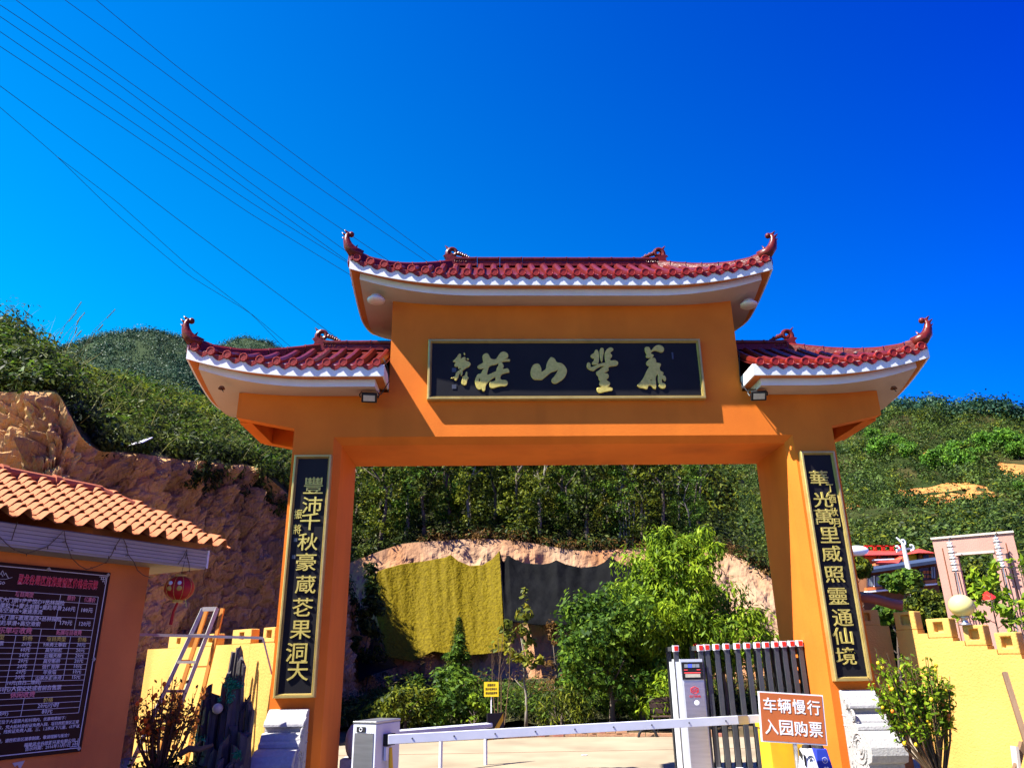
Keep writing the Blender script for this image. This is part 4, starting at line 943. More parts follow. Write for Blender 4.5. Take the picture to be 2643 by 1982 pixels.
bush(1660, 1470, 1860, 11.4, 260, 'L_bright', 'leafy drooping tree standing between the round tree and the tallest tree', 109, 'round', .18, 60, 110, .3, (0, 0, -1.0), name='drooping_tree', cat='tree', cr=.30)
bush(1730, 1720, 1860, 9.6, 190, 'L_bright', 'low glossy bush with long leaves beside the dark bench', 104, 'round', .17, 30, 60, .28, (0, 0, -.6))
bush(1355, 1560, 1735, 10.8, 130, 'L_yellow', 'young tree with a thin straight trunk and yellow green leaves beside the black net', 105, 'round', .17, 16, 26, .55, name='young_tree', cat='tree', cr=.36, tm='palebark')
bush(1355, 1515, 1600, 10.8, 50, 'L_yellow', 'sparse leading shoots at the top of the young tree', 106, 'tall', .16, 6, 10, .5, name='young_shoots', cat='shoots', trunk=False)
bush(1165, 1690, 1880, 11.2, 190, 'L_green', 'full dark green bush in front of the yellow tarpaulin foot', 107, 'round', .15, 40, 60, .45)
bush(1185, 1640, 1760, 12.6, 70, 'L_green', 'slim fresh green bush below the dark conifer', 108, 'tall', .14, 20, 50, .35)
bush(1225, 1790, 1868, 9.6, 70, 'L_bright', 'small light green sapling left of the yellow notice', 110, 'tall', .13, 12, 26, .35, cat='sapling', name='sapling')
bush(1045, 1745, 1880, 10.5, 190, 'L_forest', 'olive green bush behind the left end of the guardrail', 111, 'round', .14, 36, 60, .4)
bush(945, 1440, 1760, 19.0, 90, 'L_dark', 'dark bush growing down the left edge of the opening', 112, 'tall', .2, 50, 60, .4)
bush(1450, 1760, 1890, 10.5, 190, 'L_forest', 'feathery olive bush left of the round green tree', 113, 'round', .13, 30, 60, .2, (0, 0, 1.2))
bush(1975, 1570, 1700, 13, 70, 'L_forest', 'grey green conifer beside the right inner column', 114, 'cone', .12, 26, 50, .2)
bush(1430, 1600, 1730, 12.5, 70, 'L_dry', 'thin brown half bare shrub below the black net', 115, 'tall', .12, 12, 24, .4)
# conifer in tiers
def conifer(u, v0, v1, y, wpx, label):
    top = at(u, v0, y=y); bot = at(u, v1, y=y); d = (top-Vector(CAM)).dot(Vector(CF)); rx = wpx/2/FPX*d; H = top.z-bot.z; rg = np.random.default_rng(3)
    C_ = []; 
    for k in range(15):
        t = k/15; r = rx*(1-t)**.8
        for a in np.linspace(0, 6.28, 9)[:-1]+k*.5:
            for q in np.linspace(.2, 1, 4): C_.append((math.cos(a)*r*q, math.sin(a)*r*q, H*t-.12*q))
    C_ = np.array(C_); p_, nr = clump_points(rg, C_, np.full(len(C_), .07), 9, .5)
    o = empty('conifer', bot, label, 'conifer'); g = zat(AV, bot.x, bot.y); link('crown', leaf_mesh('crown', p_, nr, .07*(.6+rg.random(len(p_))), 'L_forest', .25, None, 3), o, world=False)
    link('trunk', MB().tube([(0, 0, min(0, g-bot.z)-.1), (0, 0, H*.98)], [.04, .008], 6).mesh('trunk', 'bark'), o, world=False)
conifer(1184, 1585, 1705, 13, 62, 'small dark tiered conifer in front of the yellow tarpaulin')
# bare stems
bs = empty('bare_shrub', at(1290, 1870, y=9.8), 'leafless brown stems rising beside the small yellow notice', 'shrub')
for k, (u, v, du) in enumerate(((1285, 1640, 4), (1300, 1620, -6), (1318, 1650, 12), (1270, 1660, -10))):
    a = at(1290+du, 1870, y=9.8); c = at(u, v, y=10.3); b = MB(); b.tube([a, a.lerp(c, .5)+Vector((.04*(-1)**k, 0, 0)), c], [.014, .010, .004], 5)
    rr2 = random.Random(k)
    for j in range(6): s0 = a.lerp(c, .4+.09*j); b.tube([s0, s0+Vector((rr2.uniform(-.16, .16), 0, .22))], [.005, .002], 4)
    b.build('stem', 'twig', bs)
# grass along the road edge
def onverge(rg):
    return Vector(AV[int(rg.random()*(AV.shape[0]-1)), int(rg.random()*.25*(AV.shape[1]-1))])
blades('roadside_grass', onverge, 1800, .35, .8, 'grass', 6, .008)

# ================================================================== ticket booth on the left
WD = Vector((.5079, .8614, 0)); WN = Vector((.8614, -.5079, 0)); BP = Vector((-4.803, -1.02, 0)); UP = Vector((0, 0, 1))
def bp(s, n, z): return BP+WD*s+WN*n+UP*z
booth = empty('ticket_booth', bp(-2, -1, 0), 'orange ticket booth with a wavy sand coloured tile roof and white slatted eaves', 'booth')
RW = Matrix((WD, -WN, UP)).transposed()
b = MB(); b.box(bp(-2.25, -1.25, 1.25), (4.5, 2.5, 3.1), rot=RW); b.build('wall', 'booth_orange', booth)
for k in range(5):     # slatted eave boards
    z = 2.655+k*.037; b = MB(); b.box(bp(-1.8+.0, .35-.001*k+.006*(k % 2), z+.017), (4.5, .03, .033), rot=RW); b.build('eave_board', 'siding', booth)
b = MB(); b.box(bp(-1.8, .33, 2.75), (4.48, .02, .2), rot=RW); b.build('eave_backing', 'gate_grey', booth)
b = MB(); b.box(bp(-1.9, -.9, 2.645), (4.7, 2.5, .02), rot=RW); b.build('eave_soffit', 'siding', booth)
b = MB(); b.box(bp(.455, -.5, 2.745), (.03, 1.7, .20), rot=RW); b.build('eave_end_board', 'siding', booth)
b = MB(); b.box(bp(.462, .358, 2.745), (.025, .02, .20), rot=RW); b.build('eave_corner_trim', 'white', booth)
# roof plane: eave line at s, offset .55, z 2.85; rises towards -n
PIT = .56; SE, NE, ZE = .67, .45, 2.885
def rp(s, t, h=0.0):
    """s along the eave (0 at the right corner, growing to the left), t inwards, h off the plane"""
    nn = (UP+WN*PIT).normalized()
    return bp(SE-s, NE-t, ZE+t*PIT)+nn*h
b = MB(); vs = [rp(.1, .1, -.03), rp(5, .1, -.03), rp(5, 1.06, -.03), rp(1.06, 1.06, -.03), bp(SE, NE-2.6, ZE-.03), bp(SE-5, NE-2.6, ZE-.03)]
b.add(vs, [(0, 1, 2, 3), (0, 3, 4), (3, 2, 5, 4)]); b.build('roof_deck', 'booth_ridge', booth, fix=False)
TW, TL = .203, .108
prof = [(-.50, .006), (-.34, .0), (-.2, .008), (-.08, .040), (.06, .064), (.18, .057), (.30, .03), (.40, .008), (.50, .002)]
tv = []; TLEN = .175
for yy, lift1, kk_ in ((0, .012, 1.5), (TLEN, .0, .85)):
    for a, h in prof: tv.append((-a*TW, yy, h*kk_+lift1))
    for a, h in prof: tv.append((-a*TW, yy, h*kk_+lift1-.012))
n = len(prof); fs = []
for i in range(n-1): fs += [(i, i+1, 2*n+i+1, 2*n+i), (n+i, 3*n+i, 3*n+i+1, n+i+1), (i, n+i, n+i+1, i+1)]
fs += [(0, 2*n, 3*n, n), (n-1, 2*n-1, 4*n-1, 3*n-1)]
tm_ = MB().add(tv, fs).mesh('roof_tile', 'booth_tile')
slope = math.atan(PIT); RT = Matrix((WD, (-WN*math.cos(slope)+UP*math.sin(slope)), (UP*math.cos(slope)+WN*math.sin(slope)))).transposed()
rq = RT.to_euler()
rg0 = random.Random(3)
nrow = 12
for c_ in range(18):
    s_ = .12+c_*TW
    for r_ in range(nrow):
        t_ = -.04+r_*TL*math.cos(slope)*1.0
        if t_ > .97 or (t_ > s_+.02): continue
        o = link('roof_tile', tm_, booth, world=False); o.matrix_parent_inverse = parent_matrix(booth).inverted()
        o.location = rp(s_, t_, .01)+Vector((0, 0, rg0.uniform(-.003, .003))); o.rotation_euler = rq
# ridge caps along the top and a short hip
for k in range(5):
    a = rp(1.07+k*.55, 1.0, .055); c = rp(1.07+(k+1)*.55, 1.0, .055); b = MB(); b.tube([a, c], [.055, .055], 10); b.tube([c.lerp(a, .0), c.lerp(a, .12)], [.075, .072], 12); b.build('ridge_cap', 'booth_ridge', booth, smooth=False)
a = rp(1.07, 1.0, .05); c = rp(.72, .74, .035); b = MB(); b.tube([a, c], [.05, .042], 10); b.build('ridge_cap', 'booth_ridge', booth)

# price board
board = empty('price_board', bp(-1.2, .02, .84), 'dark brown price list board with red title and white table on the booth wall', 'sign')
BX0, BX1 = -1.9, -.472; BZ0, BZ1 = .835, 2.535
def bd(s, z, o=.034): return bp(s, o, z)
def bdbox(name, s0, s1, z0, z1, o0, o1, m): b = MB(); b.box(bp((s0+s1)/2, (o0+o1)/2, (z0+z1)/2), (s1-s0, o1-o0, z1-z0), rot=RW); return b.build(name, m, board)
bdbox('panel', BX0, BX1, BZ0, BZ1, 0.004, .030, 'board')
b = MB()
def ln(s0, z0, s1, z1, w=.004): b.box(bp((s0+s1)/2, .0315, (z0+z1)/2), (max(abs(s1-s0), w), .003, max(abs(z1-z0), w)), rot=RW)
ln(BX0, 2.50, BX1-.035, 2.50, .007); ln(BX0, .872, BX1-.035, .872, .007); ln(BX1-.035, .872, BX1-.035, 2.50, .007)
for cx_, cz_, sx_, sz_ in ((BX1-.05, 2.485, -1, -1), (BX1-.05, .887, -1, 1)):
    for q in range(3): ln(cx_+sx_*.0, cz_+sz_*.022*q, cx_+sx_*(.07-.02*q), cz_+sz_*.022*q, .005); ln(cx_+sx_*.022*q, cz_, cx_+sx_*.022*q, cz_+sz_*(.07-.02*q), .005)
def board_xy(cx, cy, big=False):
    """crop position on the board -> (s, z)"""
    q = (cx*400/1140, 1400+cy*582/1659)
    d = Vector(CF+(q[0]-1321.5)/FPX*CR-(q[1]-991)/FPX*CU); o = Vector(CAM); pp = BP+WN*.034
    t = (pp-o).dot(WN)/d.dot(WN); w = o+d*t; return (w-BP).dot(WD), w.z
# table rows: measured z at the right edge of the table
TR = -.565
zs = [board_xy(736, y)[1] for y in (400, 452, 560)]+[board_xy(705, 645)[1]]+[board_xy(690, y)[1] for y in (693,)]+[board_xy(675, y)[1] for y in (740, 778)]+[board_xy(660, y)[1] for y in (815, 852, 893, 930, 970)]+[board_xy(630, y)[1] for y in (1008, 1045, 1082)]+[board_xy(610, y)[1] for y in (1125, 1165, 1207, 1248)]
for z in zs: ln(BX0, z, TR, z)
ln(TR, zs[-1], TR, zs[0])
for a_, t0, t1 in ((board_xy(445, 400)[0], 0, 3), (board_xy(590, 400)[0], 0, 3), (board_xy(305, 640)[0], 3, 12), (board_xy(520, 700)[0], 4, 12), (board_xy(115, 700)[0], 4, 14), (board_xy(178, 1150)[0], 15, 18)): ln(a_, zs[t0], a_, zs[t1])
b.build('table_lines', 'txt_white', board)
def bt(txt, cx, cy, h, m='txt_white', off=.01, w=None):
    s_, z_ = board_xy(cx, cy); put_text('lettering', txt, bd(s_, z_), WD, UP, h, m, board, w=w, extrude=.0015, offset=off, res=1)
s0_ = board_xy(135, 265); s1_ = board_xy(715, 320)
sm = (s0_[0]+s1_[0])/2; zm = (s0_[1]+s1_[1])/2+.004
put_text('lettering', '灵龙谷景区旅游度假区价格告示牌', bd(sm, zm, .0335), WD, UP, .098, 'txt_pink', board, w=(s1_[0]-s0_[0])*1.01, extrude=.001, offset=.022, res=1)
put_text('lettering', '灵龙谷景区旅游度假区价格告示牌', bd(sm, zm, .036), WD, UP, .088, 'txt_red', board, w=(s1_[0]-s0_[0]), extrude=.001, offset=.006, res=1)
bt('项目类型', 180, 380, .05, 'txt_pink', .02, .17); bt('原价', 525, 408, .05, 'txt_pink', .02, .085); bt('优惠价', 662, 420, .05, 'txt_pink', .02, .12)
bt('景区大门票+步步惊心+丛林探险', 218, 430, .046); bt('+悬崖秋千+蒙古射箭+童趣旱滑', 205, 468, .046); bt('+高空滑索+激速漂流', 140, 502, .046)
bt('260元', 508, 488, .046); bt('180元', 641, 497, .046); bt('景区大门票+激速漂流+丛林探险', 192, 553, .046); bt('+童趣旱滑+高空滑索', 125, 592, .046); bt('170元', 487, 590, .046); bt('120元', 625, 597, .046)
bt('游乐单项收费', 90, 645, .06, 'txt_pink', .02); bt('拓展项目收费', 508, 662, .055, 'txt_pink', .02, .26)
bt('型', 12, 692, .045, 'txt_yellow'); bt('价格', 204, 700, .045, 'txt_yellow'); bt('项目类型', 415, 707, .045, 'txt_yellow'); bt('价格', 605, 712, .045, 'txt_yellow')
for k, (a_, c_, d_) in enumerate((('20元', '9米勇士攀岩', '30元'), ('60元', '高空抓杠', '20元'), ('50元', '云端天梯', '20元'), ('20元', '高空断桥', '20元'), ('20元', '信任背摔', '10元'), ('20元', '毕业墙', '10元'), ('20元', '山泉水游泳池', '15元'))):
    yy = 747+k*40.5; bt(a_, 195-k*8, yy-2, .040); bt(c_, 404-k*7.5, yy+2, .040); bt(d_, 598-k*6, yy+5-k*1.5, .040)
bt('票', 10, 740, .04)
bt('10元(自扫二维码)', 180, 1030, .045); bt('50元/人保安处或者前台售票', 230, 1070, .045); bt('休闲收费', 168, 1117, .055, 'txt_pink', .02); bt('价格', 355, 1155, .045, 'txt_yellow'); bt('20元/小时', 357, 1195, .045); bt('80元', 347, 1240, .045); bt('茶叶)', 22, 1258, .045)
bt('度假区位于大溪镇大松村境内，优惠政策如下：', 215, 1305, .034); bt('10元/次，凭大松村身份证免费入园，项目按照景区正常', 265, 1340, .034); bt('记者证、残疾证免费入园。三、1.2米以下儿童、65岁以', 262, 1372, .034)
bt('收费，请按照景区规章制度，敬请理解与配合！', 240, 1438, .034); bt('福建灵龙谷旅游开发有限公司', 370, 1470, .036); bt('告示时期：2016年11月1日', 355, 1500, .036)
b = MB()
for a_, c_ in (((0, 235), (20, 205)), ((20, 205), (32, 240)), ((32, 240), (42, 222)), ((42, 222), (62, 262)), ((0, 268), (45, 268)), ((45, 268), (90, 255)), ((10, 225), (22, 250))):
    p0 = board_xy(*a_); p1 = board_xy(*c_); b.bar(bd(*p0, .033), bd(*p1, .033), .006, .003)
b.build('mountain_emblem', 'txt_white', board); bt('GO', 12, 296, .03)
b = MB()
for s_, z_ in ((BX1-.03, 2.51), (BX1-.03, 1.68), (-1.13, 2.51), (BX1-.03, .865)): b.box(bp(s_, .036, z_), (.028, .012, .028), rot=RW@Matrix.Rotation(.785, 3, 'Y'))
b.build('fixing_stud', 'siding', board)
for k, (s_, z_) in enumerate(((-1.05, .80), (-1.55, .81))):
    b = MB(); b.prism([(-.05, 0), (-.02, -.035), (.0, -.02), (.03, -.06), (.05, -.015), (.06, .01)], bp(s_, .006, z_), WD, UP, WN*.003); tag(b.build('plaster_chip', 'pale', booth))

# string lights along the eave, hanging in loops
def fas(u, v, o=.385):
    d = Vector(CF+(u-1321.5)/FPX*CR-(v-991)/FPX*CU); q = Vector(CAM); pp = BP+WN*o; return q+d*((pp-q).dot(WN)/d.dot(WN))
sc = .2803
t = empty('string_light', fas(165, 1370), 'unlit brown string light hanging in loops from the booth eave', 'string light')
b = MB(); l1 = [(-40, 500), (0, 520), (70, 590), (140, 640), (245, 672), (340, 640), (440, 605), (520, 530), (590, 455), (605, 560), (660, 712), (730, 780), (800, 818), (890, 790), (980, 750), (1030, 680), (1060, 610), (1110, 530), (1135, 530), (1160, 590), (1180, 680), (1235, 750), (1265, 825), (1320, 870), (1380, 890)]
P = [fas(a*sc, 1240+c*sc) for a, c in l1]; b.tube(P, .004, 5)
l2 = [(1640, 770), (1690, 700), (1720, 632), (1722, 700), (1740, 760), (1745, 840)]; b.tube([fas(a*sc, 1240+c*sc) for a, c in l2], .004, 5)
l3 = [(108, 548), (125, 490), (162, 378)]; b.tube([fas(a*sc, 1240+c*sc) for a, c in l3], .004, 5); b.tube([fas(a*sc, 1240+c*sc) for a, c in [(1895, 800), (1870, 880), (1880, 960)]], .004, 5)
link('wire', b.mesh('wire', 'twig'), t)
for a, c, dx, dy in ((140, 640, -16, 4), (245, 672, 0, 24), (440, 608, 0, 24), (500, 545, -14, -4), (600, 560, -26, 8), (655, 640, 20, 4), (665, 718, -18, 2), (855, 806, -20, -8), (965, 757, 20, 2), (1000, 715, 0, -22), (1160, 603, 16, 2), (1180, 686, -24, 6), (1240, 750, 2, 22), (1062, 612, 0, 28)):
    MB().tube([fas(a*sc, 1240+c*sc), fas((a+dx)*sc, 1240+(c+dy)*sc)], [.005, .003], 5).build('bulb', 'twig', t)

# lantern
lc = fas(463, 1518, .36); t = empty('paper_lantern', lc, 'red cloth lantern with a red tassel hanging from the booth eave', 'lantern')
R_ = .150; b = MB(); n = 20; vs = []; fs = []
for i in range(11):
    a = -1.25+2.5*i/10
    for k in range(n):
        th = 2*math.pi*k/n; rr = R_*math.cos(a*.92)*(1+.035*abs(math.sin(th*5))); vs.append((rr*math.cos(th), rr*math.sin(th), R_*.82*math.sin(a)/math.sin(1.25)))
for i in range(10):
    for k in range(n): fs.append((i*n+k, i*n+(k+1) % n, (i+1)*n+(k+1) % n, (i+1)*n+k))
b.add(vs, fs); b.build('body', 'lantern', t, world=False, smooth=True)
MB().lathe((0, 0, .115), [(.06, 0), (.06, .03)], 14).build('top_cap', 'lantern_gold', t, world=False)
MB().lathe((0, 0, -.15), [(.055, 0), (.055, .028)], 14).build('bottom_cap', 'lantern_gold', t, world=False)
for k in range(10): th = 2*math.pi*(k+.5)/10; MB().tube([(R_*1.03*math.cos(a*.92)*math.cos(th), R_*1.03*math.cos(a*.92)*math.sin(th), R_*.82*math.sin(a)/math.sin(1.25)) for a in np.linspace(-1.2, 1.2, 9)], .003, 4).build('rib', 'lantern_gold', t, world=False)
b = MB()
for dx in (-.045, .05): b.use('lantern_gold').ball((dx, -.137, -.01), .034, 10, 7, (1, .35, .8)); b.use('milk').ball((dx, -.142, .045), .022, 10, 7, (1, .35, 1))
b.build('painted_figures', None, t, world=False)
MB().tube([(0, 0, -.15), (-.03, 0, -.25), (-.04, .0, -.38)], [.012, .014, .018], 6).build('tassel', 'lantern', t, world=False)
MB().tube([(.1, -.05, -.12), (.12, -.05, -.2)], .006, 5).build('ribbon', 'txt_yellow', t, world=False)
MB().tube([(0, 0, .14), tuple(fas(482, 1425, .37)-lc)], .003, 4).build('cord', 'wire', t, world=False)

for o_ in (booth, board, bpy.data.objects['string_light'], bpy.data.objects['paper_lantern']):     # booth group scaled towards the camera point: same outline in view, shadow moved
    o_.location = o_.location*.909+Vector((-.0935, -.8792, .1456)); o_.scale = (.909,)*3

# ================================================================== battlement walls
def battlement(name, A, d, n, segs, thick, label, zbase=0.0):
    """segs: list of (s0, s1, z, kind) kind m merlon / g gap; A ground point, d direction, n front normal"""
    w = empty(name, (A[0], A[1], 0), label, 'wall'); d = Vector(d).normalized(); n = Vector(n).normalized(); A = Vector(A)
    def P(s, o, z): return A+d*s+n*o+UP*z
    def blk(nm, s0, s1, z0, z1, o0=0.0, o1=-thick, m='wall_yellow', bv=.014):
        b = MB(); vs = [P(s, o, z) for z in (z0, z1) for s, o in ((s0, o0), (s1, o0), (s1, o1), (s0, o1))]
        b.add(vs, [(3, 2, 1, 0), (4, 5, 6, 7), (0, 1, 5, 4), (1, 2, 6, 5), (2, 3, 7, 6), (3, 0, 4, 7)]); o = b.build(nm, m, w)
        if bv: bevel(o, bv, 2)
    for s0, s1, zg, zm, kind in segs:
        if kind == 'g': blk('wall_section', s0, s1, zbase, zg, bv=0)
        else:
            blk('wall_section', s0, s1, zbase, zg, bv=0)
            c = (s0+s1)/2; hw = .055; hz0 = zg+(zm-zg)*.30; hz1 = hz0+min(.12, (zm-zg)*.5)   # merlon with its square loophole
            b = MB(); outer = [(s0+.003, zg), (s1-.003, zg), (s1-.003, zm), (s0+.003, zm)]; inner = [(c-hw, hz0), (c+hw, hz0), (c+hw, hz1), (c-hw, hz1)]
            vs = [P(s, 0, z) for s, z in outer]+[P(s, 0, z) for s, z in inner]+[P(s, -thick, z) for s, z in outer]+[P(s, -.075, z) for s, z in inner]
            fs = []
            for k in range(4):
                j = (k+1) % 4; fs += [(k, j, 4+j, 4+k), (4+k, 4+j, 12+j, 12+k), (k, 8+k, 8+j, j)]
            fs += [(12, 13, 14, 15), (8, 11, 10, 9)]; b.add(vs, fs); bevel(b.build('merlon', 'wall_yellow', w), .014, 2)
    return w
d = Vector((.55, -.835, 0)); nn = Vector((-.835, -.55, 0))
battlement('battlement_wall', (4.25, .35, 0), d, nn, [(-.05, .232, 1.91, 2.135, 'm'), (.232, .35, 1.86, 0, 'g'), (.35, .645, 1.80, 2.03, 'm'), (.645, .775, 1.76, 0, 'g'), (.775, 1.02, 1.70, 1.935, 'm'), (1.02, 1.115, 1.66, 0, 'g'), (1.115, 1.362, 1.60, 1.84, 'm'), (1.362, 1.48, 1.55, 0, 'g'), (1.48, 1.75, 1.51, 1.76, 'm'), (1.75, 1.87, 1.46, 0, 'g'), (1.87, 2.15, 1.43, 1.68, 'm'), (2.15, 2.3, 1.38, 0, 'g'), (2.3, 4.6, 1.36, 0, 'g')], .17, 'yellow battlement wall with square loopholes running towards the camera on the right')
q0 = at(2227, 1576, y=.95); q1 = at(2290, 1577, y=.75)
battlement('battlement_wall', (3.66, .80, 0), (1, -.12, 0), (-.12, -1, 0), [(0, .16, 1.93, 0, 'g'), (.16, .20, 1.93, 0, 'g'), (.20, .56, 1.99, 2.19, 'm'), (.56, .66, 1.98, 0, 'g')], .14, 'short orange battlement wall with one loophole beside the right column')
battlement('battlement_wall', (-3.62, .08, 0), (-.72, .69, 0), (-.69, -.72, 0), [(0, .06, 1.85, 0, 'g'), (.06, .34, 1.86, 2.04, 'm'), (.34, .62, 1.86, 0, 'g'), (.615, 1.10, 1.86, 2.04, 'm'), (1.10, 1.50, 1.86, 0, 'g'), (1.50, 1.85, 1.85, 2.01, 'm'), (1.85, 2.30, 1.85, 0, 'g'), (2.30, 2.94, 1.85, 2.02, 'm'), (2.94, 3.6, 1.85, 0, 'g')], .12, 'yellow battlement wall in full sun between the booth and the left column')

# globe lamp on the right wall
g = Vector((4.70, -.35, 2.16)); t = empty('globe_lamp', Vector((g.x, g.y, 1.93)), 'cream globe lamp on a steel neck on top of the right battlement wall', 'lamp')
MB().ball(g, .142, 28, 18, (1, 1, .94)).build('globe', 'globe', t, smooth=True)
MB().lathe((g.x, g.y, 1.935), [(.075, 0), (.072, .015), (.035, .03), (.034, .07), (.06, .085), (.062, .10)], 18).build('neck', 'steel', t, smooth=True)

# ================================================================== stone drums at the column feet
def drum(x0, x1, sc, label, zt):
    t = empty('drum_stone', ((x0+x1)/2, -.3, 0), label, 'stone carving', 'carved stones at the column feet')
    pr_ = [(0, 1.22), (-.04, 1.225), (-.09, 1.205), (-.135, 1.17), (-.16, 1.125), (-.175, 1.12), (-.215, 1.10), (-.235, 1.06), (-.238, 1.03), (-.17, 1.025), (-.17, .965), (-.25, .965), (-.30, .945), (-.325, .90), (-.33, .875), (-.345, .872), (-.375, .85), (-.38, .815), (-.37, .80), (-.42, .80), (-.50, .79), (-.58, .74), (-.63, .65), (-.635, .57), (-.60, .50), (-.50, .47), (-.50, .36), (-.58, .36), (-.64, .33), (-.66, .28), (-.66, .24), (-.70, .22), (-.72, .17), (-.72, .0), (0, 0)]
    pts = [(a*sc, z*zt) for a, z in pr_]
    b = MB(); n = len(pts); vs = [Vector((x0, a, z)) for a, z in pts]+[Vector((x1, a, z)) for a, z in pts]
    b.add(vs, [tuple(range(n)), tuple(range(2*n-1, n-1, -1))]+[(i, n+i, n+(i+1) % n, (i+1) % n) for i in range(n)])
    bevel(b.build('scroll_block', 'stone', t), .006, 2, 50)
    xf = x0 if x0 > 0 else x1; sx = -1 if x0 > 0 else 1   # carved relief on the visible side
    for cy_, cz_, r0 in ((-.36, .62, .16), (-.30, .96, .06), (-.16, 1.08, .05)):
        for rr in (r0, r0*.62, r0*.3):
            MB().tube([(xf+sx*.004, cy_*sc+rr*sc*math.cos(a), (cz_+rr*math.sin(a))*zt) for a in np.linspace(0, 6.283, 17)[:-1]], .009*sc, 6, closed=True).build('relief_ring', 'stone', t)
    rr2 = random.Random(4); b = MB()
    for k in range(46):
        cy_ = -rr2.uniform(.04, .56); cz_ = rr2.uniform(.1, .78-abs(cy_+.3)*.4); a = rr2.random()*6.28
        b.tube([(xf+sx*.002, (cy_+.035*math.cos(a+q))*sc, (cz_+.035*math.sin(a+q))*zt) for q in np.linspace(0, 2.4, 6)], .006, 4)
    for z in (.95, .84, .22): b.tube([(xf+sx*.002, 0, z*zt), (xf+sx*.002, -.1*sc, (z-.01)*zt)], .005, 4)
    b.build('carving', 'stone', t)
    b = MB(); b.ball((xf+sx*.0, -.36*sc, .62*zt), .05*sc, 12, 8, (.35, 1, 1)); b.build('boss', 'stone', t, smooth=True)
drum(-3.60, -3.145, 1.05, 'white stone drum carving at the foot of the left column', .91)
drum(3.185, 3.60, .95, 'white stone drum carving at the foot of the right column', 1.0)
b = MB(); b.ball((-2.86, 1.55, .62), .22, 16, 12, (.5, 1, 1)); b.bb(-3.0, -2.78, 1.36, 1.8, 0, .42); tag(b.build('rear_stone', 'stone', smooth=False), 'rounded white stone peeping out behind the left column', 'stone carving')

# ================================================================== barrier, folding gate, signs
bx = [at(912.5, 1860, z=1.0), at(972, 1861, z=1.0), at(1011.5, 1847.5, z=1.0), at(938, 1847, z=1.0)]
a0, a1, a2, a3 = [Vector((q.x, q.y, 0)) for q in bx]
ctr = (a0+a1+a2+a3)/4
fx = (a1-a0).normalized(); fy = Vector((-fx.y, fx.x, 0)); wdt = (a1-a0).length; dep = .52
a2 = a1+fy*dep; a3 = a0+fy*dep
t = empty('barrier_machine', (a0+a1)/2, 'grey steel barrier machine at the foot of the left column', 'barrier')
b = MB(); b.add([q+UP*z for z in (0, .97) for q in (a0, a1, a2, a3)], [(3, 2, 1, 0), (4, 5, 6, 7), (0, 1, 5, 4), (1, 2, 6, 5), (2, 3, 7, 6), (3, 0, 4, 7)]); bevel(b.build('cabinet', 'steel2', t), .008)
b = MB(); m_ = .012; b.add([q+UP*z+(q-(a0+a2)/2)*k for z, k in ((.972, .02), (1.0, .02)) for q in (a0, a1, a2, a3)], [(3, 2, 1, 0), (4, 5, 6, 7), (0, 1, 5, 4), (1, 2, 6, 5), (2, 3, 7, 6), (3, 0, 4, 7)]); bevel(b.build('lid', 'steel', t), .006)
RB = Matrix((fx, fy, UP)).transposed()
def onbox(fr, dz, off): return a0+fx*wdt*fr-fy*off+UP*dz
MB().box(onbox(.5, .46, .004), (wdt*.82, .008, .84), rot=RB).build('front_door', 'steel', t)
MB().box(onbox(.36, .915, .006), (wdt*.38, .006, .055), rot=RB).build('maker_label', 'txt_black', t); MB().tube([onbox(.36, .915, .011)+fx*.018*math.cos(a)+UP*.018*math.sin(a) for a in np.linspace(0, 6.283, 13)[:-1]], .004, 5, closed=True).build('label_ring', 'sign_white', t)
s_ = a1+fy*dep*.45+fx*.03
MB().box(s_+UP*.80, (.06, .16, .12), rot=RB).build('arm_hub', 'blackplastic', t); MB().tube([s_+fx*.02+UP*.72, s_+fx*.04+UP*.45, s_+fx*.02+UP*.15], [.02, .028, .02], 8).build('spring_cover', 'yellowpaint', t)
MB().box(s_+fx*.0+UP*.66-fy*.02, (.03, .12, .14), rot=RB).build('hub_plate', 'silver', t)
A0 = at(1012, 1907, y=-.80); A1 = at(1960, 1854, y=-.20); A0 = A0-(A1-A0)*.01
MB().bar(A0, A1, .035, .088, up=(A1-A0).normalized().cross(UP)) if False else None
arm = empty('boom_gate', A0, 'long white barrier arm lowered across the entrance road', 'barrier arm')
dA = (A1-A0).normalized(); nA = Vector((dA.y, -dA.x, 0)).normalized()
def armbox(nm, s0, s1, h, w, m, dz=0, off=0):
    c = A0+dA*(s0+s1)/2+UP*dz+nA*off; rot = Matrix((dA, -nA, dA.cross(-nA))).transposed(); return bevel(MB().box(c, (s1-s0, w, h), rot=rot).build(nm, m, arm), .004)
LA = (A1-A0).length
armbox('boom', .0, LA*.945, .092, .04, 'silver'); armbox('boom', LA*.955, LA, .088, .04, 'silver'); armbox('hinge', LA*.935, LA*.965, .096, .052, 'steel')
for k in range(9): MB().lathe(A0+dA*LA*(.06+.105*k)+nA*.021, [(.009, 0), (.009, -.004)], 8, 'Y').build('rivet', 'gate_grey', arm)

